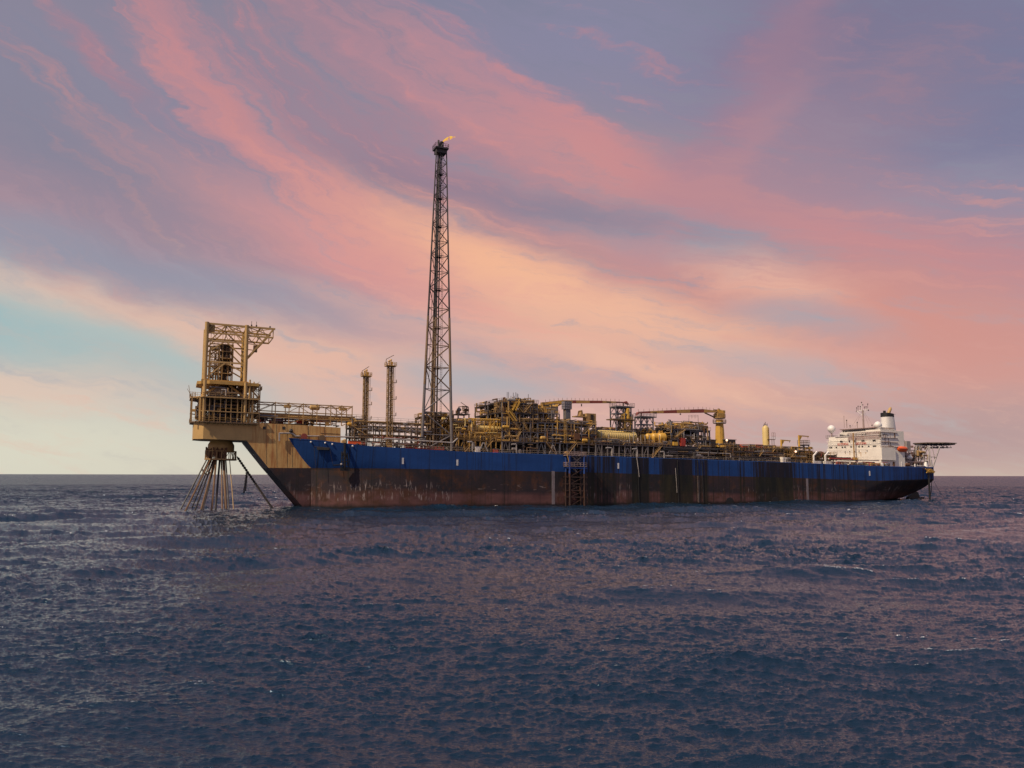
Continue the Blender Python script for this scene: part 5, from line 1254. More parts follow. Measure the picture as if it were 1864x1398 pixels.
# pipes and small plant round the tanks
def tank_piping():
    th = thing('tank_piping', P(1120, 800, 5), 'pipe runs and valves in front of and above the ribbed yellow tank', 'pipework')
    rng = random.Random(51); sA, sB = SX(1084, 800, 4), SX(1218, 800, 4)
    for z_y, t in ((781.5, 5), (783, 8), (806, 3.6)):
        z = ZA(sA, t, z_y); mm = MB(); mm.bar((sA, t, z), (sB if z_y > 800 else SX(1158, 790, t), t, z), .15, 8); mm.build('pipe', [dark, brown, grey][int(t) % 3], th, True)
    clutter(th, sA, SX(1160, 800, 4), 3.4, 6, ZA(sA, 4, 808), ZA(sA, 4, 800), 26, rng, [grey, lgrey, brown, tan_], .1, .2, levels=[ZA(sA, 4, 808)], equip=16)
    clutter(th, SX(1090, 780, 8), SX(1158, 780, 8), 8, 20, ZA(sA, 8, 784), ZA(sA, 8, 776), 70, rng, [ochre, tan_, brown, grey, dred], .1, .22, levels=[ZA(sA, 8, 784)], equip=20)
    clutter(th, SX(1160, 780, 8), SX(1218, 780, 8), 8, 20, ZA(sA, 8, 790), ZA(sA, 8, 777), 90, rng, [brown, grey, dark, tan_, ochre], .1, .24, levels=[ZA(sA, 8, 790)], equip=24)
    for x in (1166, 1174, 1182, 1191, 1200, 1209): s = SX(x, 790, 4.5); mm = MB(); mm.bar((s, 4.5, ZA(s, 4.5, 809)), (s, 4.5, ZA(s, 4.5, 798 if x % 2 else 792)), .13); mm.build('post', yellow if x % 2 else lgrey, th)
    for (x, y) in ((1095, 794), (1108, 797), (1146, 798), (1153, 793)): s = SX(x, y, 4.4); mm = MB(); mm.bar((s, 4.4, ZA(s, 4.4, 808)), (s, 4.4, ZA(s, 4.4, y - 8)), .12, 6); mm.build('post', lgrey, th)
    mm = MB(); a, b = P(1070, 809, 6), P(1087, 803.5, 6); mm.box(a[0], b[0], 5.5, 8, a[2], b[2]); mm.build('skid', red, th)
tank_piping()
def grey_funnel(x0, x1, ytop, ybot, t, lab):
    a, b = SX(x0, ytop, t), SX(x1, ytop, t); c_ = (a + b) / 2; r = (b - a) / 2 * .85; zt, zb = ZA(c_, t, ytop), ZA(c_, t, ybot)
    th = thing('cylinder_stack', (c_, t, zb), lab, 'exhaust stack', 'round grey stacks left of the second crane')
    m_ = MB(); m_.bar((c_, t, zb), (c_, t, zt), r, 20); m_.build('stack_casing', lgrey, th, True)
    for k in range(4): z = zt - .2 - k * (zt - zb) * .2; m_ = MB(); m_.lathe((c_, t, z - .1), (c_, t, z + .1), [(0, r * 1.06), (1, r * 1.06)], 20); m_.build('band', grey, th)
    m_ = MB(); m_.lathe((c_, t, zt), (c_, t, zt + .05), [(0, r * .85), (1, r * .85)], 20); m_.build('outlet', black, th)
grey_funnel(1199, 1208, 769.5, 792, 12, 'shorter round grey stack, the left one of the pair')
grey_funnel(1215.3, 1224.5, 767.5, 792, 12, 'taller round grey stack, the right one of the pair')

thE, s0, s1, zl, zd, rng = module('utility_module', 'dark grey framed module with yellow railed top left of the second crane pedestal', 'process module', 1222, 1292, (813, 800.5, 782), 4, 28, 6, bgrey, GM + [tan_, dark], 170, 50, 38, (.12, .28), stairs=2, col=.24)
clutter(thE, s0, s1, 5, 18, zl[-1], zl[-1] + 3.2, 70, rng, [ochre, tan_, yellow, brown, grey, dark], .1, .24, levels=[zl[-1]], equip=34)
m_ = MB(); a, b = P(1247, 782, 3.2), P(1231, 795, 3.2); m_.stair((a[0], 3, a[2]), (b[0], 3, b[2]), r=.22); m_.build('stair', tan_, thE)
m_ = MB(); a, b = SX(1278, 778, 6), SX(1289, 778, 6); m_.box(a, b, 6, 10, zl[-1], ZA(a, 6, 774.3)); m_.build('roof_house', dark, thE)
m_ = MB(); a = P(1243, 812, 3.4); m_.box(a[0] - .9, a[0] + .9, 3, 4.5, a[2], a[2] + 2.9); m_.build('fire_station', red, thE)
m_ = MB(); a = P(1229, 811, 3.4); m_.box(a[0] - .9, a[0] + .9, 3, 4.5, a[2], a[2] + 1.3); m_.build('pump', yellow, thE)
m_ = MB(); zz = zl[-1] + 3.4; a, b = SX(1254, 770, 8), SX(1271, 770, 8); m_.rail((a, 8, zz + 1), (b, 8, zz + 1.2), 1.2, .05, 1.4); m_.bar((a, 8, zl[-1]), (a, 8, zz + 1), .07); m_.bar((b, 8, zl[-1]), (b, 8, zz + 1.2), .07); m_.build('aerial_rack', grey, thE)

# long dark pipes in front of the utility module and aft
def side_pipes():
    th = thing('deck_pipe_run', P(1260, 825, 2.5), 'long black pipe run along the deck edge below the dark framed module', 'pipework')
    for (x0, y0, x1, y1, mt, r) in ((1209, 815, 1306, 819, dark, .3), (1205, 818.5, 1264, 819.5, black, .35), (1216, 821, 1330, 826, lgrey, .16), (1203, 825, 1300, 828, dark, .28), (1290, 817, 1318, 818, dark, .26)):
        a, b = P(x0, y0, 2.6), P(x1, y1, 2.6); mm = MB(); mm.path([(a[0], 2.6, a[2] - 1.5), a, b, (b[0], 2.6, b[2] - 1.3)], r, 8); mm.build('pipe', mt, th, True)
    clutter(th, SX(1205, 820, 3), SX(1310, 820, 3), 2.2, 6, zdk(SX(1250, 830, 3)), zdk(SX(1250, 830, 3)) + 3, 40, random.Random(61), [dark, grey, black, brown, lgrey], .1, .22, levels=[zdk(SX(1250, 830, 3))], equip=18)
side_pipes()
def hook_pipes():
    for k, (x, y0, y1, w) in enumerate(((860, 804, 822, 9), (940, 808.5, 825, 9), (1114, 815, 831, 11), (1160, 817, 833, 9), (1209, 822, 835, 7))):
        m_ = MB(); m_.line([(x - w, y0 + .3), (x - 1.5, y0), (x, y0 + 2), (x, y1 - 2), (x + 1.2, y1)], 1.2, .24, 8)
        tag(m_.build('drain_pipe', lgrey, None, True), ['pale hooked pipe bending over the deck edge right of the flare tower', 'pale hooked pipe in front of the tallest brown module', 'pale hooked pipe below the ribbed yellow tank', 'pale hooked pipe above the long white overboard streak', 'short pale hooked pipe below the small yellow tanks'][k], 'pipe', 'pale hooked pipes along the deck edge')
hook_pipes()
def under_deck_braces():
    for k, (x0, x1, y0, y1) in enumerate(((872, 888, 822, 806), (1000, 1013, 826, 811), (1136, 1148, 832, 816))):
        m_ = MB(); c_ = (x0 + x1) / 2; m_.line([(x0, y0), (c_ - 1, y1)], 3.6, .17); m_.line([(x1, y0), (c_ + 1, y1)], 3.6, .17); m_.line([(c_ - 2, y1 + .2), (c_ + 2, y1 + .2)], 3.6, .2)
        tag(m_.build('support_brace', lgrey), ['pale inverted V brace under the yellow separator module', 'pale inverted V brace under the power module', 'pale inverted V brace under the ribbed tank deck'][k], 'brace', 'inverted V braces under the modules')
under_deck_braces()

# ------------------------------------------------------------------ cranes
def crane_boom(th, pts_top, pts_bot, t, cols, w=1.5, posts=True):
    T = [P(x, y, t) for x, y in pts_top]; B = [P(x, y, t) for x, y in pts_bot]
    for i in range(len(T) - 1):
        m_ = MB(); q = [T[i], T[i + 1], B[i + 1], B[i]]
        n = 4; vs = [(a[0], t - w / 2, a[2]) for a in q] + [(a[0], t + w / 2, a[2]) for a in q]
        m_.add(vs, [(0, 1, 2, 3), (7, 6, 5, 4), (0, 4, 5, 1), (1, 5, 6, 2), (2, 6, 7, 3), (3, 7, 4, 0)]); m_.build('boom_section', cols[i], th)
    m_ = MB(); a, b = T[0], T[-2]
    for i in range(len(T) - 1):
        n = max(1, int(abs(T[i + 1][0] - T[i][0]) / 1.6))
        for k in range(n): q = Vector(T[i]).lerp(Vector(T[i + 1]), k / n); m_.bar((q.x, t, q.z), (q.x, t, q.z + 1.0), .05)
        m_.bar((T[i][0], t, T[i][2] + .06), (T[i + 1][0], t, T[i + 1][2] + .06), .07)
    m_.build('boom_stanchions', brown, th)
def cranes():
    # first crane: pedestal hidden behind the brown modules
    t = 20.0
    s = SX(996, 745, t); zd = zdk(s) - .3
    th = thing('deck_crane', (s, t, zd), 'crane with yellow and dull red striped boom lying over the brown modules', 'crane', 'pedestal cranes with striped booms')
    xs = [993, 1024, 1040.5, 1047, 1071.5, 1095, 1119.5, 1134.5]
    tp = [732.5, 729, 729.2, 729.3, 729.8, 730, 731.3, 732]; bt = [734, 735.5, 734.2, 734.0, 733.9, 733.8, 733.5, 733.5]
    crane_boom(th, list(zip(xs, tp)), list(zip(xs, bt)), t, [yellow, btan, dred, btan, dred, btan, dred], 1.6)
    m_ = MB(); q = [P(x, y, t) for x, y in ((1133, 732), (1139.5, 730.3), (1144, 737), (1138, 734.2), (1133, 733.6))]; m_.prism([(a[0], a[2]) for a in q], t - .7, t + .7); m_.build('boom_tip', dred, th)
    m_ = MB(); m_.line([(1134.5, 733), (1134.5, 741)], t, .2); m_.build('boom_rest', btan, th)
    m_ = MB(); a = P(1058.5, 735.2, t - 1.2); m_.bar(a, (a[0], a[1], a[2] - .9), .2, 6); m_.build('hook', black, th)
    m_ = MB(); a = P(1107.5, 731.8, t - .85); m_.box(a[0] - 1.0, a[0] + 1.0, t - .84, t - .80, a[2] - .12, a[2] + .14); m_.build('name_mark', dark, th)
    z = P(996, 738, t)[2]
    m_ = MB(); m_.bar((s, t, zd), (s, t, z - 2), 1.5, 20); m_.build('pedestal', yellow, th, True)
    m_ = MB(); m_.box(s - 1.4, s + 1.8, t - 1.4, t + 1.4, z - 2, z + .6); m_.box(s - 2.2, s - .4, t - 1, t + 1, z - 1, z + 1.0); m_.build('machinery_house', yellow, th)
    m_ = MB(); m_.line([(1003, 745), (1022, 735)], t, .25, 8); m_.build('luffing_cylinder', ochre, th)
    # second crane: the big yellow column
    t = 12.0
    s = SX(1310.5, 800, t); zd = zdk(s) - .3
    th = thing('deck_crane', (s, t, zd), 'crane on thick yellow pedestal with striped boom pointing left', 'crane', 'pedestal cranes with striped booms')
    r = (SX(1319, 800, t) - SX(1302.3, 800, t)) / 2 * .83; ys = [827, 800, 782, 770, 764]; z = [ZA(s, t, y) for y in ys]; z[0] = zd
    m_ = MB(); hgt = z[-1] - z[0]; pr = [(0, r), ((z[1] - z[0]) / hgt, r), ((z[2] - z[0]) / hgt, r * .93), ((z[3] - z[0]) / hgt, r * .80), (1, r * .78)]
    m_.lathe((s, t, z[0]), (s, t, z[-1]), pr, 28); m_.build('pedestal', yellow, th, True)
    m_ = MB(); m_.bar((s - r * 1.02 * .5, t - r * .88, zd + 2), (s - r * .42, t - r * .80, z[3]), .12, 6); m_.build('conduit', ochre, th)
    for zz, rr, w in ((ZA(s, t, 770.3), r * 1.42, .35), (ZA(s, t, 760.8), r * 1.3, .5)):
        m_ = MB(); m_.lathe((s, t, zz - w / 2), (s, t, zz + w / 2), [(0, rr * .9), (.3, rr), (1, rr)], 28); m_.build('ring_platform', lgrey if w < .4 else tan_, th)
        m_ = MB(); pts = [(s + rr * math.cos(k * math.pi / 8), t + rr * math.sin(k * math.pi / 8), zz + w / 2) for k in range(17)]
        for a, b in zip(pts[:-1], pts[1:]): m_.rail(a, b, 1.1, .05, 2)
        m_.build('guard_rail', tan_, th)
    m_ = MB(); zz = z[-1]; m_.box(s - r * .85, s + r * .95, t - r * .7, t + r * .7, zz + .5, zz + 2.6); m_.build('machinery_house', ochre, th)
    zt = ZA(s, t, 746)
    m_ = MB(); m_.prism([(s - .9, zz + 2.5), (s + 1.2, zz + 2.5), (s + .3, zt), (s - 1.1, zt)], t - .9, t + .9); m_.build('boom_bracket', yellow, th)
    m_ = MB(); m_.bar((s - 2.4, t, zt - .3), (s + .8, t, zt - .3), .4, 8); m_.ball((s - .2, t, zt + .1), .5, 8); m_.build('winch', brown, th)
    m_ = MB(); m_.path([(s + 1.2, t, zz + 2.6), (s + .9, t, zt - 1), (s + 1.6, t, zt), (s + 2.2, t, zt - .8)], .1, 6); m_.box(s + 1.0, s + 2.2, t - .8, t + .8, zz + 2.4, zz + 3.6); m_.build('operator_cab', ochre, th)
    m_ = MB(); a = P(1310, 833, 9)[2]; m_.prism([(s - r * 1.1, zd), (s + r * 2.2, zd), (s + r * 1.4, zd + 2.2), (s - r * 1.1, zd + 2.2)], 5.5, t); m_.build('pedestal_foot', ochre, th)
    t = 12
    xs = [1162, 1182, 1205.8, 1230, 1254, 1279.3, 1305]
    tp = [750, 749, 747.8, 746.8, 746, 745.2, 748.2]; bt = [752.3, 752.4, 752.2, 751.9, 751.6, 751.2, 750.8]
    crane_boom(th, list(zip(xs, tp)), list(zip(xs, bt)), t, [dred, btan, dred, btan, dred, btan], 1.6)
    m_ = MB(); q = [P(x, y, t) for x, y in ((1163, 752.3), (1163.5, 749.8), (1160.2, 750.3), (1157.5, 756.5))]; m_.prism([(a[0], a[2]) for a in q], t - .7, t + .7); m_.build('boom_tip', dred, th)
    m_ = MB(); m_.line([(1167.3, 752), (1167.3, 758)], t, .2); m_.build('boom_rest', dred, th)
    m_ = MB(); m_.line([(1283, 751.5), (1303.5, 761)], t, .26, 8); m_.build('luffing_cylinder', brown, th)
    m_ = MB(); a = P(1238.5, 754, t); m_.ball(a, .3, 8); m_.bar(a, (a[0], a[1], a[2] + 1.0), .04); m_.build('hook', black, th)
    m_ = MB(); a = P(1192, 750.7, t - .85); m_.box(a[0] - .9, a[0] + .9, t - .84, t - .80, a[2] - .1, a[2] + .12); m_.build('name_mark', dark, th)
cranes()

# ------------------------------------------------------------------ aft deck between crane and accommodation
def aft_deck():
    module('manifold_module', 'low dark pipe module with railed top right of the yellow crane pedestal', 'process module', 1322, 1426, (831, 822, 815.5), 4, 30, 9, grey, GM + [tan_, dark, black], 190, 44, 71, (.12, .26), stairs=2, col=.2)
    module('laydown_module', 'low brown pipe stand under the two yellow davit cranes', 'process module', 1427, 1478, (833, 826, 819.5), 4, 28, 5, ochre, [ochre, brown, lgrey, dark, tan_, grey], 110, 34, 72, (.12, .24), stairs=1, col=.18)
    module('valve_stand', 'low dark valve stand in front of the white superstructure foot', 'equipment frame', 1480, 1522, (836, 828), 5, 24, 4, brown, [brown, dark, rustm, lgrey, dred], 70, 26, 73, (.1, .22), stairs=1, col=.15)
    for (x0, x1, y0, y1, mt, lab) in ((1293, 1303, 806, 801, brown, 'small brown deckhouse just left of the crane pedestal'), (1320, 1339, 811, 800.5, dark, 'dark flat roofed cabin right of the crane pedestal'), (1320, 1345, 815, 808.5, ochre, 'ochre cabin block below the dark flat roofed cabin')):
        t = 9 if mt is not ochre else 7; a, b = SX(x0, y0, t), SX(x1, y0, t); zb, zt = ZA(a, t, y0 + 8), ZA(a, t, y1)
        th = thing('deck_cabin', ((a + b) / 2, t, zb), lab, 'cabin', 'cabins beside the crane pedestal')
        m_ = MB(); m_.box(a, b, t, t + 6, zb, zt); m_.build('cabin_wall', mt, th)
        m_ = MB(); m_.box(a - .3, b + .3, t - .3, t + 6.3, zt, zt + .25); m_.build('cabin_roof', grey, th)
        for k in range(3): c_ = a + (b - a) * (k + .5) / 3; m_ = MB(); m_.box(c_ - .4, c_ + .4, t - .04, t, zt - 1.3, zt - .6); m_.build('cabin_window', glass if mt is not dark else tan_, th)
    lampm = bpy.data.materials.new('lit_lamp'); lampm.use_nodes = True; bs = lampm.node_tree.nodes['Principled BSDF']; bs.inputs['Emission Color'].default_value = (1, .55, .3, 1); bs.inputs['Emission Strength'].default_value = 1.6
    for (x, y, lab) in ((1323, 801.5, 'lit floodlight at the left corner of the dark cabin'), (1448.5, 822, 'small lit floodlight under the taller davit crane')):
        t = 6.8 if x < 1400 else 3.4; p = P(x, y, t); th = thing('floodlight', p, lab, 'floodlight'); m_ = MB(); m_.ball(p, .42, 8); m_.build('lamp', lampm, th, True); m_ = MB(); m_.bar((p[0], t + .1, p[2] - 1.6), (p[0], t + .1, p[2]), .07); m_.build('lamp_post', grey, th)
    # containers
    for (x0, x1, yt, yb, mt, lab) in ((1352, 1363, 809, 817, red, 'left red shipping container behind the railing'), (1364.5, 1375.5, 808.3, 816.5, lgrey, 'pale grey container between the two red ones'), (1376.5, 1389, 808.8, 816.5, red, 'right red container touching the foot of the yellow silo')):
        t = 8; a, b = SX(x0, yb, t), SX(x1, yb, t); zb, zt = ZA(a, t, yb), ZA(a, t, yt)
        th = thing('shipping_container', ((a + b) / 2, t, zb), lab, 'container', 'shipping containers on the aft deck')
        m_ = MB(); m_.box(a, b, t, t + 2.4, zb, zt); m_.build('container_body', mt, th)
        m_ = MB(); n = 9
        for k in range(n): c_ = a + (b - a) * (k + .5) / n; m_.box(c_ - .05, c_ + .05, t - .07, t, zb + .15, zt - .15)
        m_.box(a, b, t - .08, t, zb, zb + .15); m_.box(a, b, t - .08, t, zt - .15, zt); m_.build('corrugation', mt, th)
    # yellow silo
    t = 12; a, b = SX(1388, 800, t), SX(1400, 800, t); c_ = (a + b) / 2; r = (b - a) / 2 * .80; zb, zt = ZA(c_, t, 818), ZA(c_, t, 779)
    th = thing('silo', (c_, t, zb), 'tall pale yellow upright silo right of the red containers', 'silo')
    m_ = MB(); L = zt - zb; m_.lathe((c_, t, zb), (c_, t, zt + 1.0), [(0, r), (L / (L + 1), r), ((L + .5) / (L + 1), r * .8), (1, r * .25)], 24); m_.build('silo_shell', paley, th, True)
    m_ = MB()
    for k in range(5): m_.bar((c_ + (k - 2) * r * .35, t, zt + .6), (c_ + (k - 2) * r * .35, t, zt + 1.2 + (k % 3) * .6), .08); m_.bar((c_ - r * .7, t, zt + 1.4), (c_ + r * .7, t, zt + 1.4), .05)
    m_.build('top_fittings', brown, th)
    m_ = MB(); q = c_ + r * .2
    for d in (-.25, .25): m_.bar((q + d, t - r - .15, zb), (q + d, t - r - .15, zt), .05)
    for k in range(20): z = zb + (zt - zb) * k / 20; m_.bar((q - .25, t - r - .15, z), (q + .25, t - r - .15, z), .04)
    m_.build('ladder', ochre, th)
    m_ = MB(); z = ZA(c_, t, 800); m_.box(c_ - r * .3, c_ + r + 1.6, t - r - .8, t - r + .2, z - .1, z + .1); m_.rail((c_ + r, t - r - .8, z), (c_ + r + 1.6, t - r - .8, z), 2.6, .05, .8)
    m_.bar((c_ + r + 1.6, t - r, zb), (c_ + r + 1.6, t - r, z), .08); m_.bar((c_ + r + .6, t - r, zb), (c_ + r + .6, t - r, z), .08); m_.build('side_platform', brown, th)
    # davit cranes
    for (x, yt, yb, xe, ye, lab) in ((1422.5, 801, 816, 1438.5, 802, 'shorter yellow davit crane with short level arm'), (1455.3, 793, 824, 1472, 794.3, 'taller yellow davit crane left of the superstructure')):
        t = 7; s = SX(x, yb, t); zb, zt = ZA(s, t, yb + 4), ZA(s, t, yt)
        th = thing('davit_crane', (s, t, zb), lab, 'davit crane', 'small yellow davit cranes')
        m_ = MB(); m_.bar((s, t, zb), (s, t, zt), .38, 10); m_.build('mast', yellow, th, True)
        e = P(xe, ye, t)[0]; m_ = MB(); m_.bar((s - .3, t, zt), (e, t, zt - .15), .22); m_.build('arm', ochre, th)
        m_ = MB(); m_.prism([(s - .3, zt), (s + 1.6, zt), (s + .5, zt - 1.6), (s - .3, zt - 2.2)], t - .2, t + .2); m_.build('gusset', yellow, th)
        m_ = MB(); m_.bar((e - .4, t, zt - .1), (e - .4, t, zt - .9), .06); m_.build('hook', dark, th)
    t = 8; a, b = SX(1464, 820, t), SX(1472.5, 820, t); zb, zt = ZA(a, t, 824), ZA(a, t, 810.5)
    th = thing('small_gantry', ((a + b) / 2, t, zb), 'small grey open gantry frame right of the taller davit crane', 'gantry')
    m_ = MB()
    for s in (a, b):
        for tt in (t, t + 3): m_.bar((s, tt, zb), (s, tt, zt), .22)
    for tt in (t, t + 3): m_.bar((a, tt, zt), (b, tt, zt), .25)
    m_.build('legs', grey, th); m_ = MB(); m_.box(a - .3, b + .3, t - .3, t + 3.3, zt + .1, zt + .3); m_.build('top_deck', grey, th); m_ = MB(); m_.rails(a - .3, b + .3, t - .3, t + 3.3, zt + .3, h=1.7, r=.06, step=.9); m_.build('guard_rail', brown, th)
    # white provision davits near the superstructure
    for (x, lab) in ((1481.5, 'left white angled provision davit before the superstructure'), (1502.5, 'right white angled provision davit before the superstructure')):
        t = 3.5; m_ = MB(); m_.line([(x, 843), (x - .5, 829.5), (x + 5.5, 822.5)], t, .38, 6); th = thing('provision_davit', P(x, 843, t), lab, 'davit', 'white provision davits'); m_.build('davit_arm', clean, th)
        m_ = MB(); a = P(x, 841, t); m_.box(a[0] - .3, a[0] + 3.4, t - .4, t + 1, a[2] - 1.0, a[2] + .4); m_.build('davit_bed', clean, th)
    # rescue / work boat in cradle, cabinets
    for (x0, x1, yb, yt, mt, lab, nm) in ((1425, 1431, 841.5, 832, white, 'left pale cabinet at the deck edge under the davits', 'deck_cabinet'), (1433, 1439.5, 841.5, 832.5, lgrey, 'right pale cabinet with dark shutters under the davits', 'deck_cabinet')):
        t = 2; a, b = SX(x0, yb, t), SX(x1, yb, t); zb, zt = ZA(a, t, yb), ZA(a, t, yt)
        th = thing(nm, ((a + b) / 2, t, zb), lab, 'cabinet', 'pale cabinets at the deck edge'); m_ = MB(); m_.box(a, b, t, t + 1.6, zb, zt); m_.build('body', mt, th)
        m_ = MB(); m_.box(a + .12, b - .12, t - .05, t, zb + .5, zt - .5) if mt is lgrey else m_.box((a + b) / 2 - .04, (a + b) / 2 + .04, t - .05, t, zb + .1, zt - .1); m_.build('door', dark, th)
aft_deck()
def gangway():
    th = thing('gangway', P(1535, 836, 2.4), 'long red and black stowed gangway in front of the superstructure foot', 'gangway')
    for (a, b, mt, r) in (((1510, 834.2), (1553, 835.5), red, .28), ((1512, 832.6), (1548, 833.6), dark, .22), ((1512, 836.6), (1560, 838), dark, .25), ((1560, 838), (1600, 838.5), lgrey, .2)):
        m_ = MB(); m_.line([a, b], 2.6, r); m_.build('gangway_rail' if mt is not red else 'gangway_deck', mt, th)
    rng = random.Random(91); mats = [red, dred, clean, brown, yellow, dark, rustm, lgrey]
    clutter(th, SX(1520, 846, 2), SX(1612, 849, 2), .8, 3.0, zdk(SX(1560, 846, 2)) - .2, zdk(SX(1560, 846, 2)) + 1.6, 20, rng, mats, .08, .16, levels=[zdk(SX(1560, 846, 2)) - .2], equip=50)
gangway()

# ------------------------------------------------------------------ accommodation block
def accommodation():
    tN = 3.0; SA = SX(1602.5, 838, tN)                     # plane of the forward face
    f = lambda x, y: PF(x, y, SA)
    zd = zdk(SA) - .3
    th = thing('accommodation_block', (SA + 8, C, zd), 'white rust-streaked accommodation block with bridge windows on top', 'superstructure')
    tr = lambda x, y=800: f(x, y)[1]
    zz = lambda y, x=1560: f(x, y)[2]
    T1, T0 = tr(1602), tr(1505)                            # near and far edges (T1 < T0)
    tiers = [(T1, T0, zd, zz(815)), (T1, T0 - .4, zz(815) - .02, zz(801.5)), (T1, tr(1507), zz(801.5) - .02, zz(793)), (T1, tr(1527), zz(793) - .02, zz(785.5)), ]
    for k, (a, b, z0, z1) in enumerate(tiers):
        m_ = MB(); m_.box(SA + k * .25, SA + 13, a, b, z0, z1); m_.build('storey', white, th)
    # deck edges between the storeys
    for k, (y, a, b) in enumerate(((836, T1, T0), (822.5, T1, T0), (815.2, T1, T0), (808.5, T1, T0), (801.3, T1, T0), (793, T1, tr(1520)), (789.5, tr(1574), tr(1527)))):
        m_ = MB(); z = zz(y); m_.box(SA - .12 + k * .05, SA + .2 + k * .05, a - .1, b + .3, z - .12, z + .06); m_.build('deck_edge', clean if k % 2 else white, th)
        m_ = MB(); m_.rail((SA - .1 + k * .05, a, z), (SA - .1 + k * .05, b, z), 1.0, .03, 2.0); m_.build('guard_rail', clean, th)
    # upper bridge storeys
    a, b = tr(1574), tr(1528)
    m_ = MB(); m_.box(SA + 1.2, SA + 11, a, b, zz(790) - .1, zz(787)); m_.build('bridge_wall', white, th)
    a2, b2 = tr(1592, 785), tr(1529, 785)
    m_ = MB(); m_.box(SA + 1.0, SA + 10, tr(1593), b2, zz(787.5), zz(780.5)); m_.build('bridge_wall', white, th)
    m_ = MB(); m_.box(SA + .4, SA + 10.6, tr(1594), b2 + .6, zz(780.5), zz(779.4)); m_.build('bridge_roof', paint('roof_edge', (.30, .20, .18), .4), th)
    xs = [1533, 1538, 1544, 1549.5, 1555, 1560, 1564.5, 1568, 1571.5]
    for k, x in enumerate(xs):
        w_ = .85 if 1 <= k <= 5 else .45; c_, z = tr(x), zz(783.9 - (x - 1533) * .02); m_ = MB(); m_.box(SA + .93, SA + 1.0, c_ - w_, c_ + w_, z - .42, z + .42); m_.build('bridge_window', glass, th)
    for k in range(7): c_, z = tr(1575.5 + k * 2.3), zz(782.9); m_ = MB(); m_.box(SA + .93, SA + 1.0, c_ - .28, c_ + .28, z - .25, z + .25); m_.build('bridge_window', glass, th)
    # cabin windows
    rowsw = [(791.5, (1529, 1532, 1543, 1557.5, 1569, 1574.5)), (803, (1530, 1532.5, 1546, 1555, 1569, 1572, 1589.5, 1592.5)), (813.5, (1510.5, 1513.5, 1522, 1533, 1538, 1549, 1563.5, 1569.5, 1581, 1590, 1593)), (822.3, (1538.5, 1547, 1556, 1564, 1578.5, 1587, 1596))]
    for y, xs in rowsw:
        for x in xs: q = f(x, y - (x - 1550) * .035); m_ = MB(); off = .0 if y > 800 else .75; m_.box(SA - .05 + off * .3, SA + off + .3, q[1] - .27, q[1] + .27, q[2] - .33, q[2] + .33); m_.build('cabin_window', glass, th)
    # rust weeps under scuppers
    rng = random.Random(12)
    ym_ = paint('rust_weep', (.45, .25, .06), .6)
    for x in (1531, 1547, 1564, 1587, 1594, 1535, 1539, 1558.5, 1567, 1576):
        q = f(x, 824); h = rng.uniform(.5, 1.8); y0 = rng.choice((823, 823, 832)); q = f(x, y0); m_ = MB(); m_.box(SA - .03, SA + .02, q[1] - .14, q[1] + .14, q[2] - h, q[2]); m_.build('rust_run', ym_, th)
    # shade screens (grey band) under the bridge front
    m_ = MB(); m_.box(SA + .62, SA + .80, tr(1575), tr(1529), zz(800.3), zz(797)); m_.build('canvas_screen', lilac, th)
    # bridge wing, with a dark plate painted as a shaded recess
    m_ = MB(); m_.box(SA + .9, SA + 9, tr(1601), tr(1574), zz(801.5), zz(783.5)); m_.build('wing_storey', white, th)
    m_ = MB(); m_.box(SA + .84, SA + .9, tr(1598.5), tr(1582.5), zz(796.5), zz(789)); m_.build('wing_shade_plate', paint('painted_recess_shade', (.10, .065, .06), .5), th)
    # safety lettering
    lm = paint('red_lettering', (.55, .06, .03), .1)
    for txt, x0, x1, y in (('NO SMOKING', 1524.5, 1544, 808), ('N\u00c3O FUMAR', 1557, 1577, 806.6)):
        cu = bpy.data.curves.new('lettering', 'FONT'); cu.body = txt; cu.size = 1.0; cu.extrude = .02; cu.align_x = 'LEFT'
        tmp = bpy.data.objects.new('tmp_text', cu); COL.objects.link(tmp); bpy.context.view_layer.update()
        me = bpy.data.meshes.new_from_object(tmp.evaluated_get(bpy.context.evaluated_depsgraph_get())); bpy.data.objects.remove(tmp)
        xs_ = [v.co.x for v in me.vertices]; w_ = max(xs_) - min(xs_); qa, qb = f(x0, y), f(x1, y); wid = qa[1] - qb[1]; hgt = 1.5
        L = Vector(th['_w'])
        for v in me.vertices:
            p = W((SA - .08 - v.co.z, qa[1] - v.co.x / w_ * wid, qa[2] - .7 + v.co.y * hgt * .95)); v.co = p - L
        me.materials.clear(); me.materials.append(lm); o = bpy.data.objects.new('lettering', me); COL.objects.link(o); o.parent = th; o['_w'] = tuple(L)
    # side house: weathered side wall above with pinkish shade in its colour, white block below
    sE = SX(1629, 826, 2.4)
    m_ = MB(); m_.box(SA - .1, sE, 2.0, 9, ZA(SA, 2, 837), ZA(SA, 2, 815.4)); m_.build('side_house', white, th)
    s2 = SX(1627, 800, 4)
    m_ = MB(); m_.box(SA + .3, s2, T1 + .3, 20, zd, ZA(SA, 4, 785)); m_.build('side_wall', rwhite, th)
    m_ = MB(); m_.box(s2 - .1, SX(1642, 805, 5), 6, 24, zd, ZA(SA, 5, 801)); m_.build('engine_casing', rwhite, th)
    m_ = MB(); m_.box(sE - .1, SX(1682, 845, 3.5), 3.6, 30, zdk(sE) - .3, ZA(sE, 4, 838)); m_.build('stern_house', rwhite, th)
    m_ = MB(); m_.box(SX(1640, 830, 8), SX(1662, 830, 8), 8, 28, zd, ZA(sE, 8, 822)); m_.build('stern_house', rwhite, th)
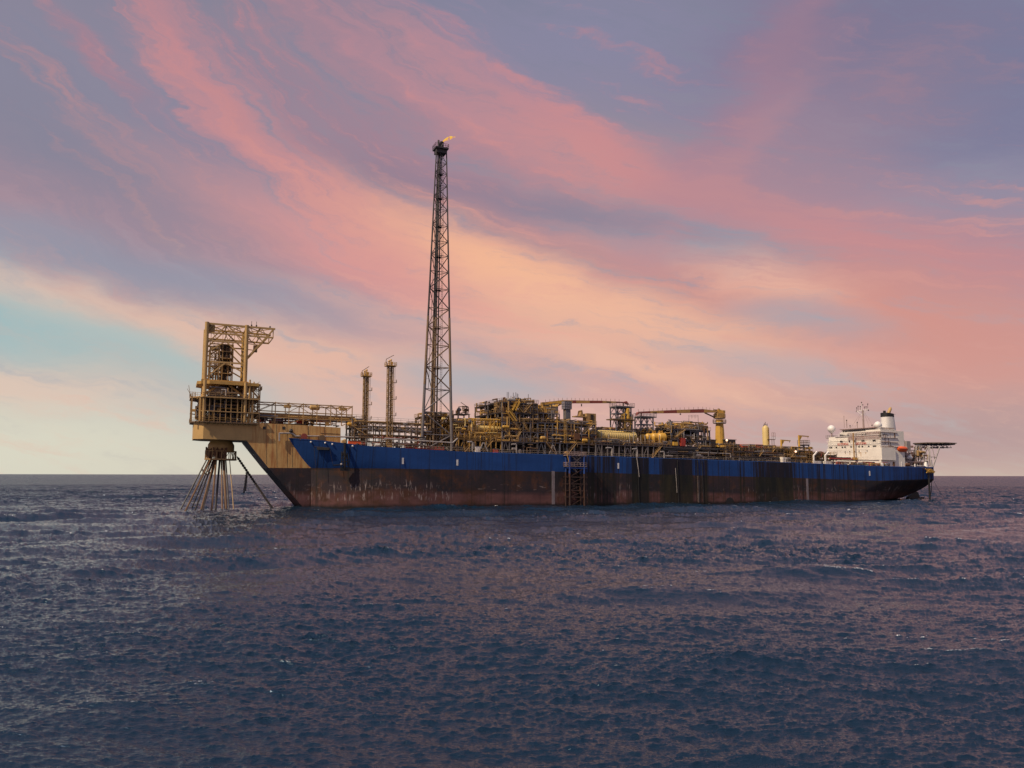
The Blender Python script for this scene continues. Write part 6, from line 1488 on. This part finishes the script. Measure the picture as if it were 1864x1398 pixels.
    m_ = MB(); q = P(1655, 803, 10); m_.box(SX(1651, 810, 10), SX(1657.5, 810, 10), 10, 13, ZA(q[0], 10, 822), q[2]); m_.build('vent_trunk', lgrey, th)
    for (x, y, w_, h_) in ((1612, 790, .5, .7), (1618, 803, .4, .6), (1623, 808, .5, .8), (1609, 806, .4, .5)):
        q = P(x, y, T1 + .25); m_ = MB(); m_.box(q[0] - w_, q[0] + w_, T1 + .2, T1 + .3, q[2] - h_, q[2] + h_); m_.build('side_opening', dark, th)
    m_ = MB(); m_.box(SX(1620, 795, 3.2), SX(1628, 795, 3.2), T1 + .1, T1 + .3, ZA(SA, 3, 797), ZA(SA, 3, 787.5)); m_.build('louvre', brown, th)
    for k, y in enumerate((812, 804, 796, 786)):
        z = ZA(SA, 3, y); m_ = MB(); m_.rail((SA + .5, T1 + .1, z), (s2 + (2 if k < 2 else 0), T1 + .1, z), 1.0, .04, 1.4); m_.box(SA + .5, s2 + .5, T1 - .3, T1 + .3, z - .12, z); m_.build('side_walkway', rwhite, th)
    clutter(th, SA + 1, SX(1680, 840, 3.2), 2.8, 5, zdk(sE) - .2, zdk(sE) + 2.4, 50, random.Random(14), [rwhite, rustm, dark, clean, brown], .08, .18, levels=[zdk(sE) - .2], equip=40)
    clutter(th, SX(1630, 825, 4), SX(1668, 825, 4), 4, 8, ZA(sE, 4, 838), ZA(sE, 4, 823), 55, random.Random(15), [rwhite, rustm, grey, lgrey, brown], .08, .2, levels=[ZA(sE, 4, 838)], equip=26)
    clutter(th, SX(1602, 800, 3), SX(1630, 800, 3), 2.6, 4, ZA(SA, 3, 812), ZA(SA, 3, 786), 40, random.Random(16), [rwhite, rustm, grey, clean, brown], .06, .13, levels=[ZA(SA, 3, 812), ZA(SA, 3, 796)], equip=20)
    # foremast pole in front of the face
    s = SA - 1.6; q = PF(1553, 788, s); q2 = PF(1553.5, 838, s)
    tag_ = thing('signal_pole', (s, q[1], q2[2]), 'brown upright pole in front of the white superstructure', 'pole')
    m_ = MB(); m_.bar((s, q[1], q2[2]), (s, q[1], q[2]), .28, 8); m_.build('pole', paint('rusty_yellow_pole', (.38, .22, .07), .6), tag_, True)
    m_ = MB(); m_.box(s - .5, s + 1.2, q[1] - .6, q[1] + .6, q2[2] + .1, q2[2] + 1.2); m_.build('pole_foot', orange if False else ochre, tag_)
    # roof fittings
    rf = SA + 4
    for (x, y0, y1, r, lab, cat) in ((1537, 779, 757.5, .06, 'tall thin whip aerial on the left of the bridge roof', 'aerial'), (1541.7, 779, 765, .10, 'post with round top beside the thin whip aerial', 'aerial'), (1560.8, 779, 769, .09, 'short lamp post left of the main mast', 'lamp post'), (1547.5, 779, 775, .12, 'short stub post on the bridge roof', 'post'), (1587.5, 779, 774, .08, 'short post at the right of the bridge roof', 'post')):
        q = PF(x, y0, rf); p = PF(x, y1, rf); t_ = thing({'aerial': 'aerial', 'lamp post': 'lamp_post', 'post': 'stub_post'}[cat], q, lab, cat, 'posts on the bridge roof'); m_ = MB(); m_.bar(q, (q[0], q[1], p[2]), r, 6); m_.build('post', brown, t_)
        m_ = MB(); m_.ball((q[0], q[1], p[2]), .12 if r < .07 else .28, 8); m_.build('cap', dark, t_)
    # main mast
    q = PF(1572, 779, rf); zt = PF(1572, 746, rf)[2]; zt2 = PF(1569, 733, rf)[2]
    t_ = thing('main_mast', q, 'main signal mast with crosstree of lamps above the bridge', 'mast')
    m_ = MB(); m_.cone(q, (q[0], q[1], zt), .42, .30, 8); m_.build('mast_pole', rwhite, t_, True)
    yL, yR = PF(1559.5, 747, rf), PF(1580.5, 745, rf)
    m_ = MB(); m_.bar((q[0], yL[1], zt - .4), (q[0], yR[1], zt + .2), .14); m_.bar((q[0], q[1], zt - 2.2), (q[0], (q[1] + yL[1]) / 2, zt - 2.0), .1); m_.bar((q[0], q[1] + .3, zt - 2.0), (q[0], yL[1] - .4, zt - .5), .07); m_.bar((q[0], q[1], zt - 1.6), (q[0], yR[1] + .5, zt), .07); m_.build('crosstree', clean, t_)
    m_ = MB(); m_.bar((q[0], q[1] + .6, zt), (q[0], q[1] + .6, zt2), .09); m_.build('topmast', clean, t_)
    for k, (x, y0, y1) in enumerate(((1559.5, 747, 742.5), (1562, 747, 739.5), (1566, 746, 740), (1573.5, 746, 741), (1576.5, 746, 740.5), (1579.5, 745, 735.5), (1580.8, 745, 747), (1559, 747, 749), (1568.3, 736, 732.5), (1570.5, 738, 737))):
        a, b = PF(x, y0, rf), PF(x, y1, rf); m_ = MB(); m_.bar((rf, a[1], a[2]), (rf, b[1], b[2]), .06); m_.ball((rf, b[1], b[2]), .26, 6); m_.build('signal_lamp', dark, t_)
    m_ = MB()
    for x in (1549, 1556, 1583, 1592): b = PF(x, 779, rf); m_.bar((q[0], q[1], zt), b, .02)
    m_.build('stay_wires', brown, t_)
    # satellite domes
    for (x, yt, yb, rpx, sx_, lab) in ((1513.5, 773.5, 788, 6.9, SA + 3, 'white satellite dome at the far left edge of the superstructure'), (1598, 766, 781.5, 7.3, SA + 2, 'larger white satellite dome beside the funnel'), (1611.5, 777, 791, 6.4, SA + 8, 'white satellite dome half hidden at the foot of the funnel')):
        c_ = PF(x, (yt + yb) / 2, sx_); e = PF(x + rpx, (yt + yb) / 2, sx_); r = abs(e[1] - c_[1]) * .76
        t_ = thing('satellite_dome', (c_[0], c_[1], c_[2] - r - 1.5), lab, 'satellite dome', 'satellite domes on the superstructure')
        m_ = MB(); m_.lathe((c_[0], c_[1], c_[2] - r * 1.15), (c_[0], c_[1], c_[2] + r), [(0, r * .28), (.16, r * .62), (.36, r * .95), (.5, r), (.64, r * .96), (.78, r * .8), (.9, r * .55), (.97, r * .28), (1, .02)], 20); m_.build('dome_shell', clean, t_, True)
        m_ = MB(); zl_ = PF(x, 801 if x < 1550 else 796, sx_)[2]; m_.bar((c_[0], c_[1], zl_), (c_[0], c_[1], c_[2] - r * 1.1), .32, 8); m_.build('pedestal', rwhite, t_)
        m_ = MB(); m_.box(c_[0] - 1.6, c_[0] + 1.6, c_[1] - 1.8, c_[1] + 1.8, c_[2] - r - 2.6, c_[2] - r - 2.3); m_.rails(c_[0] - 1.6, c_[0] + 1.6, c_[1] - 1.8, c_[1] + 1.8, c_[2] - r - 2.3, h=1.1, r=.05, step=1.2); m_.build('dome_platform', lgrey, t_)
    # funnel
    t0 = 14; TF = t0 + 4; a = P(1603, 800, TF); b = P(1634.5, 800, TF); a1 = P(1604, 758.5, TF); b1 = P(1626.5, 758.5, TF); a2 = P(1604.2, 751, TF); b2 = P(1626.3, 754.5, TF)
    t_ = thing('funnel', ((a[0] + b[0]) / 2, t0, ZA(a[0], t0, 800)), 'tall white funnel with black top and tapering aft edge', 'funnel')
    def fun(lo, hi, name, mt):
        m_ = MB(); vs = []; n = 20
        for (p, q, z) in (lo, hi):
            cx, rx = (p + q) / 2, (q - p) / 2
            zq = z if isinstance(z, tuple) else (z, z)
            for i in range(n):
                an = 2 * math.pi * i / n; ux = math.copysign(abs(math.cos(an)) ** .7, math.cos(an)); uy = math.copysign(abs(math.sin(an)) ** .7, math.sin(an))
                vs.append((cx + rx * ux, t0 + 4 + 2.2 * uy, zq[0] + (zq[1] - zq[0]) * (ux + 1) / 2))
        m_.add(vs, [(i, (i + 1) % n, (i + 1) % n + n, i + n) for i in range(n)] + [tuple(range(n - 1, -1, -1)), tuple(range(n, 2 * n))]); m_.build(name, mt, t_, True)
    ct, cb = P(1615.2, 758, TF)[0], P(1619, 800, TF)[0]
    fun((cb - 4.1, cb + 4.1, a[2] - 3), (ct - 2.6, ct + 2.6, a1[2]), 'funnel_casing', clean)
    fun((ct - 2.7, ct + 2.7, a1[2]), (ct - 2.65, ct + 2.65, (a2[2], b2[2])), 'funnel_cap', black)
    q = P(1610, 751, TF); m_ = MB(); m_.bar((q[0], q[1], q[2] - 2), (q[0], q[1], q[2] + .8), .55, 12); m_.build('uptake', black, t_, True)
    q = P(1617, 753, TF); q2 = P(1621.5, 741.5, TF); m_ = MB(); m_.lathe(q, q2, [(0, .65), (.3, .7), (.8, .66), (1, .25)], 12); m_.build('exhaust_cowl', cream, t_, True)
    m_ = MB(); m_.line([(1626, 754.5), (1630, 754)], t0 + 3, .07); m_.build('lamp_arm', brown, t_)
accommodation()

# ------------------------------------------------------------------ stern: lifeboats, helideck, hose reel
def stern():
    t = 3.4; a, b = P(1628.5, 816.5, t), P(1650.5, 817, t); L = b[0] - a[0]; c_ = (a[0] + b[0]) / 2; z = a[2]
    th = thing('lifeboat', (c_, t, z - 1.6), 'orange enclosed lifeboat hanging beside the weathered side wall', 'lifeboat')
    m_ = MB(); m_.lathe(a, (b[0], b[1], a[2]), [(0, .1), (.06, .9), (.2, 1.45), (.5, 1.6), (.82, 1.45), (.95, .9), (1, .15)], 16)
    m_.v = [(v[0], v[1], z + (v[2] - z) * (1.0 if v[2] < z else .72)) for v in m_.v]; m_.build('boat_hull', orange, th, True)
    m_ = MB(); m_.box(a[0] + L * .45, a[0] + L * .72, t - .7, t + .7, z + .8, z + 1.9); m_.build('canopy_tower', orange, th)
    m_ = MB(); m_.box(a[0] + L * .1, a[0] + L * .9, t - 1.64, t - 1.5, z - .12, z + .06); m_.build('rubbing_strake', dred, th)
    m_ = MB()
    for f_ in (.18, .82): m_.bar((a[0] + L * f_, t, z + 1.0), (a[0] + L * f_, t, z + 3.4), .06); m_.bar((a[0] + L * f_, t, z + 3.4), (a[0] + L * f_, t + 3, z + 3.0), .22)
    m_.build('davit_arm', rwhite, th)
    t = 4.2; a, b = P(1651.5, 833, t), P(1660, 833, t); L = b[0] - a[0]; z = a[2]
    th = thing('rescue_boat', ((a[0] + b[0]) / 2, t, z - 1), 'small white rescue boat hanging over a black platform near the stern', 'boat')
    m_ = MB(); m_.lathe(a, (b[0], b[1], a[2]), [(0, .15), (.15, .7), (.5, .85), (.85, .7), (1, .2)], 14); m_.build('boat_hull', clean, th, True)
    m_ = MB(); m_.box(a[0] + L * .3, a[0] + L * .7, t - .5, t + .5, z + .6, z + 1.3); m_.build('boat_cabin', clean, th)
    m_ = MB(); m_.line([(1655, 840), (1662, 839), (1663.5, 828)], t, .3); m_.line([(1656.5, 840), (1656.5, 850)], t, .3); m_.build('boat_platform', black, th)
    # helideck
    tC = C; dk = [P(1667, 806.5, tC - 9), P(1733, 808.6, tC)]
    cx = P(1701, 808, tC)[0]; zt = ZA(cx, tC, 806.8); r = abs(P(1735, 808, tC)[0] - P(1668, 808, tC)[0]) / 2 * .76
    th = thing('helideck', (cx, tC, zdk(SX(1690, 850, 10))), 'dark flat helideck on splayed grey lattice legs over the stern', 'helideck')
    n = 8; poly = [(cx + r * math.cos(math.pi / 8 + k * math.pi / 4), tC + r * math.sin(math.pi / 8 + k * math.pi / 4)) for k in range(n)]
    m_ = MB(); m_.slab(poly, zt - .35, zt); m_.build('landing_deck', brown, th)
    po2 = [(cx + (p[0] - cx) * 1.07, tC + (p[1] - tC) * 1.07) for p in poly]
    m_ = MB()
    for p, q in zip(po2, po2[1:] + po2[:1]): m_.bar((*p, zt - .1), (*q, zt - .1), .1)
    for p, q in zip(poly, po2): m_.bar((*p, zt - .3), (*q, zt - .1), .1)
    for k in range(n):
        p, q = poly[k], poly[(k + 1) % n]; P2, Q2 = po2[k], po2[(k + 1) % n]
        for j in range(1, 4): f_ = j / 4; m_.bar((p[0] + (q[0] - p[0]) * f_, p[1] + (q[1] - p[1]) * f_, zt - .3), (P2[0] + (Q2[0] - P2[0]) * f_, P2[1] + (Q2[1] - P2[1]) * f_, zt - .1), .06)
    m_.build('safety_net', grey, th)
    m_ = MB(); zb = zt - 2.0
    for k in range(-3, 4):
        o_ = r * .28 * k; h = math.sqrt(max(0, (r * .95) ** 2 - o_ ** 2))
        m_.bar((cx - h, tC + o_, zt - .55), (cx + h, tC + o_, zt - .55), .16); m_.bar((cx + o_, tC - h, zt - .55), (cx + o_, tC + h, zt - .55), .14)
        if abs(k) <= 2: m_.bar((cx - h * .75, tC + o_, zb), (cx + h * .7, tC + o_, zb), .15)
        if abs(k) <= 2:
            m = 7
            for j in range(m): x0 = cx - h * .75 + h * 1.45 * j / m; x1 = cx - h * .75 + h * 1.45 * (j + 1) / m; m_.bar((x0, tC + o_, zb if j % 2 else zt - .5), (x1, tC + o_, zt - .5 if j % 2 else zb), .08)
    m_.build('underframe', grey, th)
    m_ = MB(); zdk_ = zdk(SX(1695, 850, 6)) - .3; X_ = lambda x, t_: SX(x, 818, t_)
    for tt, tu in ((6, 9), (14, 15), (22, 21), (29, 27)):
        sA = X_(1697, 6) - .4 + 0 * tt; sB = X_(1682, 7)
        tops = [X_(1690, 9), X_(1697, 9), X_(1711, 9)]
        m_.bar((sA, tt, zdk_), (tops[2], tu, zb), .24); m_.bar((sA - .6, tt, zdk_), (tops[0], tu, zb), .24); m_.bar((sB, tt, zdk_), (tops[0] + .8, tu, zb), .18); m_.bar((sB, tt, zdk_), (tops[0] - 5, tu, zb), .18)
        m_.bar(((sA * .5 + tops[2] * .5), (tt + tu) / 2, (zdk_ + zb) / 2), (tops[0] + (sA - .6 - tops[0]) * .5, (tt + tu) / 2, (zdk_ + zb) / 2), .13)
        m_.bar(((sA * .6 + tops[2] * .4), (tt + tu) / 2, zdk_ + (zb - zdk_) * .4), (tops[1], tu, zb), .12)
    for a_, b_ in ((6, 14), (14, 22), (22, 29)): m_.bar((sA, a_, zdk_), (tops[2], b_, zb), .12); m_.bar((sB, a_, zdk_), (tops[0], b_, zb), .12)
    sA = X_(1698, 6)
    m_.build('leg_truss', lgrey, th)
    clutter(th, SX(1662, 830, 9), SX(1688, 830, 9), 8, 20, zdk_, zb, 75, random.Random(23), [tan_, rustm, lgrey, grey, brown], .1, .2, levels=[zdk_, (zdk_ + zb) / 2], equip=26)
    # aft deck fittings
    t = 4.8; p = P(1687, 850, t); th = thing('hose_reel_stand', p, 'white bent pipe hood at the stern corner above the hose chute', 'pipe hood')
    m_ = MB(); m_.line([(1689, 850), (1689, 840.5), (1685.5, 839.5), (1684.5, 843)], t, .22, 8); m_.build('pipe', dark, th, True)
    m_ = MB(); m_.cone(P(1685, 850, t), P(1685.5, 841, t), 1.0, .5, 12); m_.build('hood', clean, th, True)
    th = thing('hose_chute', P(1691, 860, 4), 'ochre frame with yellow bars hanging over the stern corner', 'hose chute')
    m_ = MB(); q = [(P(x, y, 3.2)[0], P(x, y, 3.2)[2]) for x, y in ((1685, 853), (1689, 861), (1698, 861.5), (1700.5, 858.5), (1693, 853))]; m_.prism(q, 2.6, 5.5); m_.build('chute_body', ochre, th)
    m_ = MB(); m_.line([(1684.5, 853), (1688.5, 858), (1700, 859.5)], 2.4, .14); m_.line([(1686, 861), (1690.5, 856)], 2.4, .12); m_.line([(1692, 855), (1699.5, 860)], 2.4, .12); m_.build('chute_bars', yellow, th)
    m_ = MB(); a = P(1690.3, 862, 3); m_.bar(a, (a[0], 3, trim(a[0]) - .6), .36, 10); tag(m_.build('hanging_hose', black, None, True), 'thick black hose hanging straight down at the stern', 'hose')
    m_ = MB(); m_.line([(1694.5, 862), (1696, 875), (1695.5, 893), (1693, 905), (1691.5, 909.5)], 3.4, .13, 6); tag(m_.build('loop_hose', black, None, True), 'thin black hose bowing out right of the thick hanging one', 'hose')
    m_ = MB(); m_.line([(1699.5, 875), (1712, 898), (1722, 909.5)], 5, .04, 4); tag(m_.build('tether_line', dark), 'hair thin line slanting from the stern to the water', 'line')
    m_ = MB(); pts = []
    for (x, y) in ((1640, 911.5), (1665, 909.8), (1690, 909.6), (1712, 908.8), (1735, 909.6), (1752, 909), (1764, 910.8), (1790, 911)):
        d = ray(x, y); q = CAM + d * (-CAMH / d.z); v = q - O; pts.append((v.dot(ES), v.dot(ET), trim(v.dot(ES)) + .12))
    m_.path(pts, .42, 8); tag(m_.build('floating_hose', paint('hose_rubber', (.09, .035, .025), .3), None, True), 'long reddish hose floating on the sea behind the stern', 'hose')
stern()

# ------------------------------------------------------------------ boat landing tower on the hull side
def landing_tower():
    t0, t1 = -3.2, -.4
    xa, xb, xc, xd = 1032, 1037, 1063.5, 1069
    th = thing('boarding_tower', P(1050, 920, -2), 'blue and rusty lattice boarding tower standing against the ship side', 'boarding tower')
    S = [P(x, 880, t0)[0] for x in (xa, xb, xc, xd)]; zt = P(1050, 829.5, t0)[2]; zm = P(1050, 862, t0)[2]; zb = trim(S[1]) - .8
    rb = paint('dark_rust_steel', (.045, .024, .019), .5)
    for s, r in ((S[1], .34), (S[2], .34)):
        for t in (t0, t1): m_ = MB(); m_.bar((s, t, zm), (s, t, zt), r, 6); m_.build('leg', blue, th); m_ = MB(); m_.bar((s, t, zb), (s, t, zm), r, 6); m_.build('leg', rb, th)
    for s in (S[0], S[3]): m_ = MB(); m_.bar((s, t0 + 1, zb), (s, t0 + 1, zm + .5), .24, 6); m_.build('fender_post', rb, th)
    ys = [919, 905, 893, 881, 868.5, 852]; zz = [P(1050, y, t0)[2] for y in ys]; zz[0] = zb + .6
    for k, z in enumerate(zz):
        m_ = MB(); m_.bar((S[0], t0, z), (S[3], t0, z), .2); m_.bar((S[0], t1, z), (S[3], t1, z), .15); m_.bar((S[1], t0, z), (S[1], t1, z), .15); m_.bar((S[2], t0, z), (S[2], t1, z), .15)
        m_.build('cross_beam', rb if z < zm else blue, th)
        if k + 1 < len(zz): m_ = MB(); m_.bar((S[1], t0, z), (S[2], t0, zz[k + 1]), .11); m_.bar((S[1], t1, zz[k + 1]), (S[2], t1, z), .09); m_.build('diagonal', rb, th)
    for (p, q) in (((1043, 831), (1058, 845)), ((1058, 832), (1045, 843)), ((1044, 851), (1052, 861))): a, b = P(*p, t0 + .3), P(*q, t0 + .3); m_ = MB(); m_.stair((a[0], t0 + .4, a[2]), (b[0], t0 + .4, b[2]), w=.8); m_.build('stair', lgrey, th)
    for y in (829, 848.5): z = P(1050, y, t0)[2]; m_ = MB(); m_.box(S[0] + .3, S[3] - .3, t0 - .3, t1 + .3, z - .15, z); m_.build('platform', rwhite, th); m_ = MB(); m_.rails(S[0] + .3, S[3] - .3, t0 - .3, t1 + .3, z, h=1.2, r=.06, step=1.2); m_.build('guard_rail', rwhite, th)
    m_ = MB(); m_.line([(1033, 830), (1037, 846)], t0, .12); m_.line([(1029, 823), (1033, 828)], 0, .6); m_.build('bracket', ochre, th)
landing_tower()
